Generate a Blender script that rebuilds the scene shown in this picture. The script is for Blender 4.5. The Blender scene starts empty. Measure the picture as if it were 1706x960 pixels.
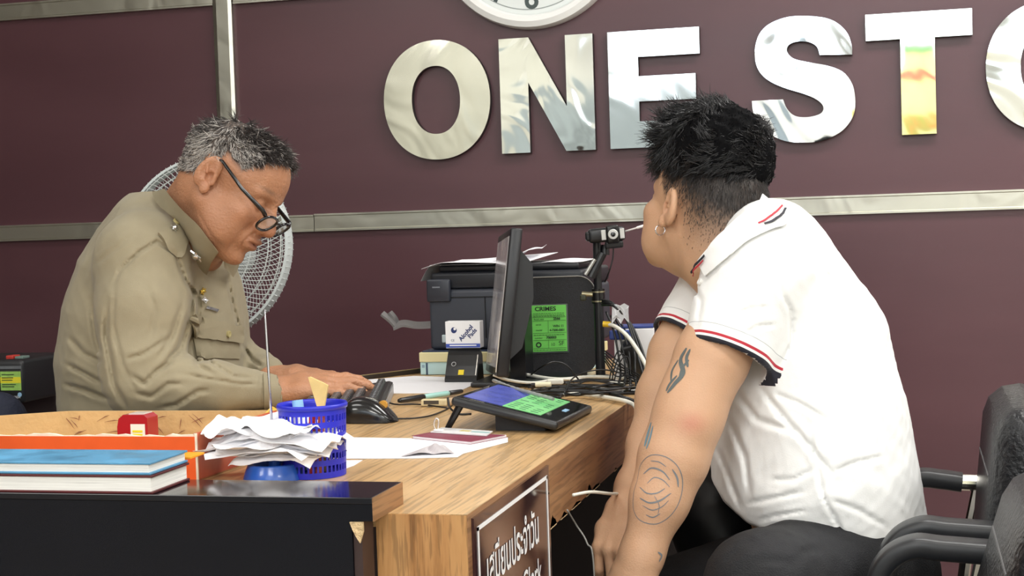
import bpy, bmesh, math, random
import numpy as np
from mathutils import Vector, Matrix

# ------------------------------------------------------------------ camera, light, exposure
FPX = 2560.0                       # focal length in pixels of a 1706 px wide frame
YAW, PITCH, ROLL, HC = math.radians(14.5), math.radians(2.53), math.radians(1.88), 1.06
WALL_Y = 4.12
cF = np.array([-math.sin(YAW)*math.cos(PITCH), math.cos(YAW)*math.cos(PITCH), -math.sin(PITCH)])
_r0 = np.array([math.cos(YAW), math.sin(YAW), 0.0]); _u0 = np.cross(_r0, cF)
cR = math.cos(ROLL)*_r0 - math.sin(ROLL)*_u0
cU = math.cos(ROLL)*_u0 + math.sin(ROLL)*_r0
cO = np.array([0.0, 0.0, HC])
scene = bpy.context.scene
COL = scene.collection
cam = bpy.data.cameras.new('camera'); camo = bpy.data.objects.new('camera', cam); COL.objects.link(camo)
cam.sensor_width = 36.0; cam.lens = FPX/1706*36.0; cam.clip_start = 0.05
camo.matrix_world = Matrix(((cR[0], cU[0], -cF[0], cO[0]), (cR[1], cU[1], -cF[1], cO[1]), (cR[2], cU[2], -cF[2], cO[2]), (0, 0, 0, 1)))
scene.camera = camo
vs = scene.view_settings
vs.view_transform = 'Standard'; vs.look = 'None'; vs.gamma = 1.0; vs.use_curve_mapping = False
vs.exposure = -0.10
world = bpy.data.worlds.new('room_air'); scene.world = world; world.use_nodes = True
world.node_tree.nodes['Background'].inputs[0].default_value = (0.8, 0.85, 0.9, 1)
world.node_tree.nodes['Background'].inputs[1].default_value = 0.3

def area(name, loc, size, power, color=(1.0, 0.985, 0.95), rot=(0, 0, 0)):
    l = bpy.data.lights.new(name, 'AREA'); l.shape = 'RECTANGLE'; l.size, l.size_y = size
    l.energy = power; l.color = color
    o = bpy.data.objects.new(name, l); COL.objects.link(o); o.location = loc; o.rotation_euler = rot
    return o
LAMPS = [(-1.9, 1.0, 17), (-1.9, 2.9, 8), (0.1, 1.0, 24), (0.35, 2.95, 36), (2.2, 1.0, 30), (2.2, 2.9, 48), (-0.4, -1.5, 60), (2.2, -1.5, 60), (-2.9, -1.5, 50)]
for i, (x, y, p) in enumerate(LAMPS):
    area('ceiling_lamp_light', (x, y, 2.72), (1.15, 0.55), p)

# ------------------------------------------------------------------ pixel helpers (a pixel ray met with a real plane or depth)
def ray(x, y): return cF + (x-853)/FPX*cR + (480-y)/FPX*cU
def PD(x, y, d): return cO + ray(x, y)*d
def PZ(x, y, z): r = ray(x, y); return cO + r*((z-HC)/r[2])
def PY(x, y, yy): r = ray(x, y); return cO + r*(yy/r[1])
def PX(x, y, xx): r = ray(x, y); return cO + r*(xx/r[0])
def c2w(P): P = np.asarray(P, float); return cO + P[..., 0:1]*cR + P[..., 1:2]*cU + P[..., 2:3]*cF
def cm(px, py, d): return np.array([(px-853)/FPX*d, (480-py)/FPX*d, d])

# ------------------------------------------------------------------ materials
def srgb(r, g, b):
    f = lambda c: (c/255/12.92) if c/255 <= 0.04045 else ((c/255+0.055)/1.055)**2.4
    return (f(r), f(g), f(b), 1.0)
_M = {}
def mat(name, rgb, rough=0.5, metal=0.0, var=0.0, scale=8.0, bump=0.0, bscale=60.0, coat=0.0, spec=0.5, stretch=(1, 1, 1), rgb2=None, emit=0.0, alpha=1.0, trans=0.0, sheen=0.0, rvar=0.0):
    if name in _M: return _M[name]
    m = bpy.data.materials.new(name); m.use_nodes = True; nt = m.node_tree
    b = nt.nodes['Principled BSDF']; c = srgb(*rgb)
    b.inputs['Base Color'].default_value = c; b.inputs['Roughness'].default_value = rough
    b.inputs['Metallic'].default_value = metal; b.inputs['Coat Weight'].default_value = coat
    b.inputs['Coat Roughness'].default_value = 0.08
    b.inputs['Specular IOR Level'].default_value = spec; b.inputs['Alpha'].default_value = alpha
    b.inputs['Transmission Weight'].default_value = trans
    b.inputs['Sheen Weight'].default_value = sheen
    if emit: b.inputs['Emission Color'].default_value = c; b.inputs['Emission Strength'].default_value = emit
    tc = nt.nodes.new('ShaderNodeTexCoord'); mp = nt.nodes.new('ShaderNodeMapping'); mp.inputs['Scale'].default_value = stretch
    nt.links.new(tc.outputs['Object'], mp.inputs['Vector'])
    if var or rgb2 or rvar:
        n = nt.nodes.new('ShaderNodeTexNoise'); n.inputs['Scale'].default_value = scale; n.inputs['Detail'].default_value = 5
        nt.links.new(mp.outputs['Vector'], n.inputs['Vector'])
    if var or rgb2:
        cr = nt.nodes.new('ShaderNodeValToRGB'); e = cr.color_ramp.elements
        c2 = srgb(*rgb2) if rgb2 else tuple(min(1, v*(1+var)) for v in c[:3])+(1,)
        c1 = c if rgb2 else tuple(v*(1-var) for v in c[:3])+(1,)
        e[0].position, e[1].position = 0.35, 0.65; e[0].color, e[1].color = c1, c2
        nt.links.new(n.outputs['Fac'], cr.inputs['Fac']); nt.links.new(cr.outputs['Color'], b.inputs['Base Color'])
    if rvar:
        mr = nt.nodes.new('ShaderNodeMapRange'); mr.inputs['From Min'].default_value = .3; mr.inputs['From Max'].default_value = .7
        mr.inputs['To Min'].default_value = max(0, rough-rvar); mr.inputs['To Max'].default_value = rough+rvar
        nt.links.new(n.outputs['Fac'], mr.inputs['Value']); nt.links.new(mr.outputs['Result'], b.inputs['Roughness'])
    if bump:
        n2 = nt.nodes.new('ShaderNodeTexNoise'); n2.inputs['Scale'].default_value = bscale; n2.inputs['Detail'].default_value = 4
        bp = nt.nodes.new('ShaderNodeBump'); bp.inputs['Strength'].default_value = min(1, bump); bp.inputs['Distance'].default_value = 0.01*max(1, bump)
        nt.links.new(mp.outputs['Vector'], n2.inputs['Vector']); nt.links.new(n2.outputs['Fac'], bp.inputs['Height'])
        nt.links.new(bp.outputs['Normal'], b.inputs['Normal'])
    _M[name] = m
    return m
def attr_color_mat(name, attr='Col', rough=0.55, bump=0.0, bscale=200.0, sss=0.0, spec=0.4, var=0.0):
    if name in _M: return _M[name]
    m = bpy.data.materials.new(name); m.use_nodes = True; nt = m.node_tree; b = nt.nodes['Principled BSDF']
    a = nt.nodes.new('ShaderNodeAttribute'); a.attribute_name = attr
    b.inputs['Roughness'].default_value = rough; b.inputs['Specular IOR Level'].default_value = spec
    tc = nt.nodes.new('ShaderNodeTexCoord')
    if var:
        n = nt.nodes.new('ShaderNodeTexNoise'); n.inputs['Scale'].default_value = 40; n.inputs['Detail'].default_value = 4
        mr = nt.nodes.new('ShaderNodeMapRange'); mr.inputs['To Min'].default_value = 1-var; mr.inputs['To Max'].default_value = 1+var
        mx = nt.nodes.new('ShaderNodeVectorMath'); mx.operation = 'SCALE'
        nt.links.new(tc.outputs['Object'], n.inputs['Vector']); nt.links.new(n.outputs['Fac'], mr.inputs['Value'])
        nt.links.new(a.outputs['Color'], mx.inputs[0]); nt.links.new(mr.outputs['Result'], mx.inputs['Scale'])
        nt.links.new(mx.outputs[0], b.inputs['Base Color'])
    else: nt.links.new(a.outputs['Color'], b.inputs['Base Color'])
    if sss:
        b.inputs['Subsurface Weight'].default_value = sss; b.inputs['Subsurface Radius'].default_value = (0.012, 0.005, 0.003); b.inputs['Subsurface Scale'].default_value = 0.6
    if bump:
        n2 = nt.nodes.new('ShaderNodeTexNoise'); n2.inputs['Scale'].default_value = bscale; n2.inputs['Detail'].default_value = 3
        bp = nt.nodes.new('ShaderNodeBump'); bp.inputs['Strength'].default_value = bump; bp.inputs['Distance'].default_value = 0.003
        nt.links.new(tc.outputs['Object'], n2.inputs['Vector']); nt.links.new(n2.outputs['Fac'], bp.inputs['Height']); nt.links.new(bp.outputs['Normal'], b.inputs['Normal'])
    _M[name] = m
    return m
def wood_mat(name, c1, c2, c3, stretch, rough=0.35, wscale=9.0):
    m = bpy.data.materials.new(name); m.use_nodes = True; nt = m.node_tree; b = nt.nodes['Principled BSDF']
    tc = nt.nodes.new('ShaderNodeTexCoord'); mp = nt.nodes.new('ShaderNodeMapping'); mp.inputs['Scale'].default_value = stretch
    n = nt.nodes.new('ShaderNodeTexNoise'); n.inputs['Scale'].default_value = wscale; n.inputs['Detail'].default_value = 7; n.inputs['Roughness'].default_value = .68; n.inputs['Distortion'].default_value = .6
    cr = nt.nodes.new('ShaderNodeValToRGB'); e = cr.color_ramp.elements
    e[0].position, e[0].color = 0.30, srgb(*c1); e[1].position, e[1].color = 0.62, srgb(*c3)
    k = cr.color_ramp.elements.new(0.45); k.color = srgb(*c2)
    n2 = nt.nodes.new('ShaderNodeTexNoise'); n2.inputs['Scale'].default_value = wscale*7; n2.inputs['Detail'].default_value = 3
    mr = nt.nodes.new('ShaderNodeMapRange'); mr.inputs['From Min'].default_value = .42; mr.inputs['From Max'].default_value = .5; mr.inputs['To Min'].default_value = .68; mr.inputs['To Max'].default_value = 1.0
    mx = nt.nodes.new('ShaderNodeVectorMath'); mx.operation = 'SCALE'
    nt.links.new(tc.outputs['Object'], mp.inputs['Vector'])
    for q in (n, n2): nt.links.new(mp.outputs['Vector'], q.inputs['Vector'])
    nt.links.new(n.outputs['Fac'], cr.inputs['Fac']); nt.links.new(n2.outputs['Fac'], mr.inputs['Value'])
    nt.links.new(cr.outputs['Color'], mx.inputs[0]); nt.links.new(mr.outputs['Result'], mx.inputs['Scale'])
    nt.links.new(mx.outputs[0], b.inputs['Base Color'])
    b.inputs['Roughness'].default_value = rough
    return m

# ------------------------------------------------------------------ mesh builder (all authored in world metres)
class MB:
    def __init__(s): s.v = []; s.f = []
    def add(s, vs_, fs):
        o = len(s.v); s.v += [tuple(map(float, q)) for q in vs_]; s.f += [tuple(i+o for i in q) for q in fs]; return s
    def frame(s, o, u, v, w):            # box spanned by three edge vectors from corner o
        o, u, v, w = map(np.array, (o, u, v, w))
        P = [o, o+u, o+u+v, o+v, o+w, o+u+w, o+u+v+w, o+v+w]
        return s.add(P, [(0, 3, 2, 1), (4, 5, 6, 7), (0, 1, 5, 4), (1, 2, 6, 5), (2, 3, 7, 6), (3, 0, 4, 7)])
    def box(s, c, d, rz=0.0, M=None, bev=0.0):
        c = np.array(c, float); d = np.array(d, float)/2
        R_ = np.array(Matrix.Rotation(rz, 3, 'Z')) if M is None else np.array(M)
        if bev <= 0:
            P = [c+R_@(np.array(q)*d) for q in [(-1, -1, -1), (1, -1, -1), (1, 1, -1), (-1, 1, -1), (-1, -1, 1), (1, -1, 1), (1, 1, 1), (-1, 1, 1)]]
            return s.add(P, [(0, 3, 2, 1), (4, 5, 6, 7), (0, 1, 5, 4), (1, 2, 6, 5), (2, 3, 7, 6), (3, 0, 4, 7)])
        bm = bmesh.new(); bmesh.ops.create_cube(bm, size=2.0)
        for v in bm.verts: v.co = Vector((v.co.x*d[0], v.co.y*d[1], v.co.z*d[2]))
        bmesh.ops.bevel(bm, geom=bm.edges[:], offset=min(bev, d.min()*0.95), segments=3, profile=0.5, affect='EDGES')
        bm.verts.index_update()
        s.add([c+R_@np.array(v.co) for v in bm.verts], [tuple(v.index for v in f.verts) for f in bm.faces]); bm.free(); return s
    def tube(s, pts, r, n=8, cap=True):
        pts = [np.array(p, float) for p in pts]; N = len(pts)
        rr = [r]*N if np.isscalar(r) else list(r)
        T = [pts[min(i+1, N-1)]-pts[max(i-1, 0)] for i in range(N)]
        T = [t/(np.linalg.norm(t)+1e-12) for t in T]
        a = np.array([0, 0, 1.0]) if abs(T[0][2]) < 0.9 else np.array([1.0, 0, 0])
        u = np.cross(T[0], a); u /= np.linalg.norm(u); V = []
        for i in range(N):
            u = u-T[i]*np.dot(u, T[i]); u /= np.linalg.norm(u)+1e-12; w = np.cross(T[i], u)
            for k in range(n):
                t = 2*math.pi*k/n; V.append(pts[i]+rr[i]*(math.cos(t)*u+math.sin(t)*w))
        Fc = [(i*n+k, i*n+(k+1) % n, (i+1)*n+(k+1) % n, (i+1)*n+k) for i in range(N-1) for k in range(n)]
        if cap: Fc += [tuple(range(n-1, -1, -1)), tuple((N-1)*n+k for k in range(n))]
        return s.add(V, Fc)
    def cyl(s, a, b, r, r2=None, n=24): return s.tube([a, b], [r, r if r2 is None else r2], n)
    def lathe(s, c, prof, n=40, ax=(0, 0, 1), u=None):
        ax = np.array(ax, float); ax /= np.linalg.norm(ax); c = np.array(c, float)
        if u is None:
            u = np.cross(ax, [1, 0, 0] if abs(ax[0]) < .9 else [0, 1, 0])
        u = np.array(u, float); u /= np.linalg.norm(u); w = np.cross(ax, u); V = []
        for r, h in prof:
            for k in range(n):
                t = 2*math.pi*k/n; V.append(c+ax*h+r*(math.cos(t)*u+math.sin(t)*w))
        m = len(prof)
        return s.add(V, [(i*n+k, i*n+(k+1) % n, (i+1)*n+(k+1) % n, (i+1)*n+k) for i in range(m-1) for k in range(n)])
    def prism(s, poly, o, u, v, w, holes=None):   # polygon (a,b) in plane o+a*u+b*v extruded by w
        o, u, v, w = map(lambda q: np.array(q, float), (o, u, v, w)); P = [o+a*u+b*v for a, b in poly]; n = len(P)
        bm = bmesh.new(); A = [bm.verts.new(p) for p in P]; ed = [bm.edges.new((A[i], A[(i+1) % n])) for i in range(n)]
        loops = [A]
        for h in holes or []:
            H = [bm.verts.new(o+a*u+b*v) for a, b in h]; ed += [bm.edges.new((H[i], H[(i+1) % len(H)])) for i in range(len(H))]; loops.append(H)
        bmesh.ops.triangle_fill(bm, use_beauty=True, edges=ed); bm.verts.index_update()
        fs = [tuple(q.index for q in f.verts) for f in bm.faces]; vv = [np.array(q.co) for q in bm.verts]; N = len(vv)
        V = vv+[q+w for q in vv]; Fc = fs+[tuple(reversed([i+N for i in f])) for f in fs]
        for L in loops:
            for i in range(len(L)):
                a, b = L[i].index, L[(i+1) % len(L)].index; Fc.append((a, b, b+N, a+N))
        bm.free(); return s.add(V, Fc)
    def grid(s, G):
        G = np.asarray(G); a, b = G.shape[:2]
        return s.add(G.reshape(-1, 3), [(i*b+j, i*b+j+1, (i+1)*b+j+1, (i+1)*b+j) for i in range(a-1) for j in range(b-1)])
    def sheet(s, G, w):                  # grid thickened by w (array broadcastable to grid)
        G = np.asarray(G, float); a, b = G.shape[:2]; H = G+w; o = len(s.v); s.grid(G)
        n = a*b; s.add(H.reshape(-1, 3), [(i*b+j, (i+1)*b+j, (i+1)*b+j+1, i*b+j+1) for i in range(a-1) for j in range(b-1)])
        rim = [(0, j) for j in range(b)]+[(i, b-1) for i in range(1, a)]+[(a-1, j) for j in range(b-2, -1, -1)]+[(i, 0) for i in range(a-2, 0, -1)]
        R_ = [i*b+j for i, j in rim]; m = len(R_)
        s.f += [(o+R_[k], o+n+R_[k], o+n+R_[(k+1) % m], o+R_[(k+1) % m]) for k in range(m)]
        return s
    def ball(s, c, r, n=16, M=None):
        r = np.array([r]*3 if np.isscalar(r) else r, float); M = np.eye(3) if M is None else np.array(M); V = []; m = n//2
        for i in range(m+1):
            for j in range(n):
                t, q = math.pi*i/m, 2*math.pi*j/n
                V.append(np.array(c)+M@(r*np.array([math.sin(t)*math.cos(q), math.sin(t)*math.sin(q), math.cos(t)])))
        return s.add(V, [(i*n+j, i*n+(j+1) % n, (i+1)*n+(j+1) % n, (i+1)*n+j) for i in range(m) for j in range(n)])
    def build(s, name, material, parent=None, smooth=False, origin=None, weld=False):
        return mesh_obj(name, np.array(s.v), s.f, material, parent, smooth, origin, weld)
def wloc(o):
    p = np.zeros(3)
    while o is not None: p = p+np.array(o.location); o = o.parent
    return p
def mesh_obj(name, V, Fc, material, parent=None, smooth=False, origin=None, weld=False):
    V = np.asarray(V, float)
    if origin is None:
        origin = wloc(parent) if parent is not None else np.array([(V[:, 0].min()+V[:, 0].max())/2, (V[:, 1].min()+V[:, 1].max())/2, V[:, 2].min()])
    origin = np.array(origin, float)
    me = bpy.data.meshes.new(name); me.from_pydata((V-origin).tolist(), [], [tuple(int(i) for i in f) for f in Fc])
    bm = bmesh.new(); bm.from_mesh(me)
    bmesh.ops.remove_doubles(bm, verts=bm.verts[:], dist=1e-6) if weld else None
    bmesh.ops.recalc_face_normals(bm, faces=bm.faces[:]); bm.to_mesh(me); bm.free()
    if smooth:
        me.shade_smooth()
        if smooth == 'auto': me.set_sharp_from_angle(angle=math.radians(38))
    me.materials.append(material); o = bpy.data.objects.new(name, me); COL.objects.link(o)
    if parent is not None: o.parent = parent; o.location = origin-wloc(parent)
    else: o.location = origin
    return o
def tag(o, label=None, cat=None, group=None, kind=None):
    if label: o['label'] = label
    if cat: o['category'] = cat
    if group: o['group'] = group
    if kind: o['kind'] = kind
    return o
def thing(name, label, cat, loc, group=None):
    o = bpy.data.objects.new(name, None); o.empty_display_size = .05; COL.objects.link(o); o.location = tuple(map(float, loc)); return tag(o, label, cat, group)
def struct(mb, name, material, smooth=False):
    return tag(mb.build(name, material, None, smooth), kind='structure')
def smoothpath(P, n=8):
    P = [np.array(p, float) for p in P]; Q = [2*P[0]-P[1]]+P+[2*P[-1]-P[-2]]; out = []
    for i in range(1, len(Q)-2):
        for k in range(n):
            t = k/n; a, b, c, d = Q[i-1:i+3]
            out.append(.5*((2*b)+(c-a)*t+(2*a-5*b+4*c-d)*t*t+(3*b-a-3*c+d)*t**3))
    out.append(P[-1]); return out
def text_geo(txt, size=1.0, bold=0.0, align='LEFT', sx=1.0):
    cu = bpy.data.curves.new('t', 'FONT'); cu.body = txt; cu.size = size; cu.align_x = align; cu.offset = bold; cu.resolution_u = 4
    o = bpy.data.objects.new('t', cu); COL.objects.link(o); bpy.context.view_layer.update()
    me = bpy.data.meshes.new_from_object(o.evaluated_get(bpy.context.evaluated_depsgraph_get()))
    V = np.array([v.co[:] for v in me.vertices]) if len(me.vertices) else np.zeros((0, 3)); Fc = [tuple(p.vertices) for p in me.polygons]
    bpy.data.objects.remove(o); bpy.data.curves.remove(cu); bpy.data.meshes.remove(me)
    if len(V): V[:, 0] *= sx
    return V, Fc
def put_text(mb, txt, o, u, v, size, bold=0.0, align='LEFT', sx=1.0, lift=0.0004):
    V, Fc = text_geo(txt, size, bold, align, sx)
    if not len(V): return
    o, u, v = map(lambda q: np.array(q, float), (o, u, v)); n = np.cross(u, v)
    mb.add([o+q[0]*u+q[1]*v+n*lift for q in V], Fc)

# ------------------------------------------------------------------ the room
def wall_material():
    m = bpy.data.materials.new('burgundy_laminate'); m.use_nodes = True; nt = m.node_tree; b = nt.nodes['Principled BSDF']
    b.inputs['Roughness'].default_value = .32; b.inputs['Specular IOR Level'].default_value = .62
    tc = nt.nodes.new('ShaderNodeTexCoord'); n = nt.nodes.new('ShaderNodeTexNoise'); n.inputs['Scale'].default_value = 2.2; n.inputs['Detail'].default_value = 6
    mp = nt.nodes.new('ShaderNodeMapping'); mp.inputs['Scale'].default_value = (.6, 1, 2.2)
    cr = nt.nodes.new('ShaderNodeValToRGB'); e = cr.color_ramp.elements; e[0].position, e[1].position = .3, .7
    e[0].color, e[1].color = srgb(80, 49, 56), srgb(91, 57, 64)
    nt.links.new(tc.outputs['Object'], mp.inputs[0]); nt.links.new(mp.outputs[0], n.inputs['Vector']); nt.links.new(n.outputs['Fac'], cr.inputs['Fac']); nt.links.new(cr.outputs['Color'], b.inputs['Base Color'])
    mr = nt.nodes.new('ShaderNodeMapRange'); mr.inputs['To Min'].default_value = .26; mr.inputs['To Max'].default_value = .46
    nt.links.new(n.outputs['Fac'], mr.inputs['Value']); nt.links.new(mr.outputs['Result'], b.inputs['Roughness'])
    bp = nt.nodes.new('ShaderNodeBump'); bp.inputs['Strength'].default_value = .25; bp.inputs['Distance'].default_value = .004
    nt.links.new(n.outputs['Fac'], bp.inputs['Height']); nt.links.new(bp.outputs['Normal'], b.inputs['Normal'])
    return m
M_wall = wall_material()
X0, X1, Y0, Y1, ZC = -5.2, 3.6, -2.6, WALL_Y, 2.75
struct(MB().box(((X0+X1)/2, Y1+.05, ZC/2), (X1-X0+.2, .1, ZC)), 'wall_back', M_wall)
M_tile = mat('floor_tile', (150, 140, 128), .25, var=.12, scale=3)
struct(MB().box(((X0+X1)/2, (Y0+Y1)/2, -.05), (X1-X0+.2, Y1-Y0+.2, .1)), 'floor', M_tile)
struct(MB().box(((X0+X1)/2, (Y0+Y1)/2, ZC+.05), (X1-X0+.2, Y1-Y0+.2, .1)), 'ceiling', mat('ceiling_white', (236, 236, 230), .8, var=.02))
struct(MB().box((X0-.05, (Y0+Y1)/2, ZC/2), (.1, Y1-Y0, ZC)), 'wall_left', mat('dim_left_wall', (96, 88, 82), .7, var=.08))
struct(MB().box((X1+.05, (Y0+Y1)/2, ZC/2), (.1, Y1-Y0, ZC)), 'wall_right', mat('cream_wall', (228, 226, 216), .7, var=.03))
struct(MB().box(((X0+X1)/2, Y0-.05, ZC/2), (X1-X0+.2, .1, ZC)), 'wall_front', mat('pale_wall', (232, 232, 226), .7, var=.03))
# a blue-grey dado panelling on the wall behind the camera (it is what the steel letters mirror)
struct(MB().box((-1.95, Y0+.035, .975), (1.5, .05, 1.95)), "trim_4", mat("dado_bluegrey", (160, 172, 178), .6, var=.2, scale=2.5))
M_win_added = mat("added_daylight_glow", (235, 244, 255), .5, emit=2.6)
struct(MB().box((.45, Y0+.015, 2.22), (4.9, .03, .62)), "added_window_1", M_win_added)  # unseen glowing strip, added to brighten the wall sheen and the letters
struct(MB().box((-3.42, Y0+.015, 1.85), (1.75, .03, 1.5)), 'added_window_2', mat('added_blind_glow', (214, 214, 204), .6, emit=.15, var=.04, scale=1.5))  # unseen glowing blind, added so the first steel O mirrors beige
for k in range(6): struct(MB().box((-2.0+.98*k, Y0+.04, 2.22), (.05, .03, .66)), "trim_5", mat("window_mullion", (225, 228, 230), .5))  # bars across the added glowing strip
struct(MB().box((-4.7, Y0+.03, 1.1), (1.2, .06, 2.2)), "door_1", mat('door_dark', (70, 64, 60), .5, var=.1))
# framed ceiling fixtures
for i, (x, y, p) in enumerate(LAMPS):
    w, d = 1.22, .62; m = MB()
    for a, b, c, e in [(0, d/2, w, .03), (0, -d/2, w, .03), (w/2, 0, .03, d), (-w/2, 0, .03, d)]: m.box((x+a, y+b, 2.732), (c, e, .034))
    o = m.build('ceiling_light', mat('lamp_frame', (235, 235, 235), .5))
    pos = ('left', 'middle', 'right')[0 if x < -1 else 1 if x < 1 else 2]; row = ('nearest the sign wall', 'over the desk', 'behind the camera')[0 if y > 2 else 1 if y > 0 else 2]
    tag(o, 'white framed rectangular ceiling light, %s one of the row %s' % (pos, row), 'light', 'ceiling lights')

def steel_mat(name, rgb, rough, wav=0.0, wsc=3.0):
    m = bpy.data.materials.new(name); m.use_nodes = True; nt = m.node_tree; b = nt.nodes['Principled BSDF']
    b.inputs['Base Color'].default_value = srgb(*rgb); b.inputs['Metallic'].default_value = 1; b.inputs['Roughness'].default_value = rough
    tc = nt.nodes.new('ShaderNodeTexCoord'); n = nt.nodes.new('ShaderNodeTexNoise'); n.inputs['Scale'].default_value = wsc; n.inputs['Detail'].default_value = 2; n.inputs['Distortion'].default_value = 1.2
    bp = nt.nodes.new('ShaderNodeBump'); bp.inputs['Strength'].default_value = 1; bp.inputs['Distance'].default_value = wav
    nt.links.new(tc.outputs['Object'], n.inputs['Vector']); nt.links.new(n.outputs['Fac'], bp.inputs['Height'])
    if wav: nt.links.new(bp.outputs['Normal'], b.inputs['Normal'])
    return m
M_rail = steel_mat('brushed_steel_trim', (205, 204, 192), .33, .004, 5)
M_railedge = mat('steel_trim_edge', (226, 226, 214), .3, metal=1)
# rails: lengths butted together, each a rolled channel with lit lips
def rail(name, xa, xb, za, zb):
    h = zb-za; m = MB()
    m.prism([(0, 0), (0.014, 0), (0.014, h*.10), (0.011, h*.14), (0.011, h*.86), (0.014, h*.90), (0.014, h), (0, h)], (xa, WALL_Y, za), (0, -1, 0), (0, 0, 1), (xb-xa, 0, 0))
    return struct(m, name, M_rail)
rail('trim_1', X0, -1.640, 1.046, 1.094); rail('trim_1', -1.638, X1, 1.046, 1.096)
rail('trim_2', X0, -1.925, 1.706, 1.756); rail('trim_2', -1.862, X1, 1.706, 1.756)
m = MB(); m.prism([(0, 0), (0, .014), (.012, .018), (.048, .018), (.058, .014), (.058, 0)], (-1.924, WALL_Y, 1.096), (1, 0, 0), (0, -1, 0), (0, 0, ZC-1.096)); struct(m, 'trim_3', M_rail)

# ------------------------------------------------------------------ ONE STO.. letters
M_let = {'O': steel_mat('letter_steel_satin', (214, 213, 200), .16, .004, 4), 'N': steel_mat('letter_steel_mirror', (226, 227, 220), .05, .004, 4),
         'E': steel_mat('letter_steel_bright', (240, 242, 238), .07, .003, 3), 'S': steel_mat('letter_steel_wavy', (236, 242, 246), .05, .016, 2.6),
         'T': steel_mat('letter_steel_flat', (240, 242, 232), .04, .0007, 4), 'P': steel_mat('letter_steel_film', (222, 224, 218), .08, .014, 3.2)}
M_letside = mat('letter_return_dark', (60, 54, 54), .4, metal=.6)
def letter(label, key, poly, holes=None):
    c = np.mean(np.array(poly), 0); t = thing('sign_letter', label, 'letter', (c[0], WALL_Y-.01, min(q[1] for q in poly)), 'steel letters of the wall sign')
    yf = 4.1
    MB().prism(poly, (0, yf, 0), (1, 0, 0), (0, 0, 1), (0, -.003, 0), holes).build('face_plate', M_let[key], t)
    sh = lambda L: [(c[0]+(x-c[0])*.992, z) for x, z in L]
    MB().prism(poly, (0, yf+.0002, 0), (1, 0, 0), (0, 0, 1), (0, .0195, 0), holes).build('side_return', M_letside, t)
def ell(cx, cz, a, b, n=72, pw=2.0): return [(cx+a*math.copysign(abs(math.cos(t))**(2/pw), math.cos(t)), cz+b*math.copysign(abs(math.sin(t))**(2/pw), math.sin(t))) for t in [2*math.pi*k/n for k in range(n)]]
zb, zt = 1.243, 1.556; H = zt-zb
letter('big satin steel letter O, first letter of the sign, left of the N', 'O', ell(-1.258, 1.4, .154, .165, pw=2.12), [ell(-1.26, 1.4, .07, .094, pw=2.15)])
fx = lambda a, x0, w: x0+a*w
N_ = [(0, 0), (0, 1), (.32, 1), (.71, .385), (.71, 1), (1, 1), (1, 0), (.69, 0), (.305, .61), (.305, 0)]
letter('polished steel letter N between the first O and the E', 'N', [(fx(a, -1.075, .262), zb+b*H) for a, b in N_])
E_ = [(0, 0), (0, 1), (1, 1), (1, .775), (.33, .775), (.33, .61), (.95, .61), (.95, .395), (.33, .395), (.33, .225), (1, .225), (1, 0)]
letter('bright steel letter E partly behind the black-haired head', 'E', [(fx(a, -.772, .247), zb+b*H) for a, b in E_])
Sz = [[(685, 312)], [(685, 312), (683, 265), (660, 195), (610, 140), (540, 105), (430, 92), (320, 97), (225, 130), (165, 180), (135, 250), (130, 330), (150, 400), (200, 455), (290, 500), (420, 540), (490, 575), (520, 610), (510, 645), (460, 665), (400, 670), (350, 658), (312, 620), (290, 568)],
      [(112, 577), (120, 640), (150, 710), (210, 765), (300, 805), (400, 815), (510, 805), (610, 760), (670, 700), (700, 630), (700, 540), (680, 470), (630, 410), (540, 375), (430, 355), (350, 335), (315, 300), (318, 265), (350, 243), (400, 237), (450, 245), (485, 270), (500, 315)]]
Sp = []
for seg in Sz[1:]: Sp += [tuple(q) for q in smoothpath(seg, 4)]
Sp = [PY(1220+x/3.428, y/3.428, 4.1) for x, y in Sp]
letter('wavy mirrored steel letter S right of the black-haired head', 'S', [(q[0], q[2]) for q in Sp])
T_ = [(.325, 0), (.325, .785), (0, .785), (0, 1), (1, 1), (1, .785), (.65, .785), (.65, 0)]
letter('steel letter T mirroring a green and red poster', 'T', [(fx(a, -.095, .264), zb+.003+b*H) for a, b in T_])
letter('creased steel letter O cut by the right edge of the photo', 'P', ell(.356, 1.403, .156, .165, pw=2.12), [ell(.354, 1.403, .07, .094, pw=2.15)])

# poster on the wall behind the camera, mirrored in the T
t = thing('wall_poster', 'tall pale yellow food poster with green and red bands', 'poster', (.08, Y0+.07, 1.2))
kx, kz = lambda x: x*(2*4.1-Y0)/4.1, lambda z: HC+(z-HC)*(2*4.1-Y0)/4.1
def pbox(name, xa, xb, za, zb_, mt, dy=0.0): MB().box(((kx(xa)+kx(xb))/2, Y0+.06+dy, (kz(za)+kz(zb_))/2), (abs(kx(xb)-kx(xa)), .012, abs(kz(zb_)-kz(za)))).build(name, mt, t)
pbox('backing', -.03, .1, 1.2, 1.475, mat('poster_yellow', (236, 236, 170), .6, var=.06))
pbox('green_band', -.03, .1, 1.455, 1.475, mat('poster_green', (70, 165, 70), .6), .008)
pbox('red_band', -.03, .1, 1.385, 1.4, mat('poster_red', (205, 60, 70), .6), .008)
pbox('photo_panel', -.01, .09, 1.25, 1.29, mat('poster_salad', (150, 190, 90), .6, rgb2=(230, 150, 90), scale=14), .008)

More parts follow.
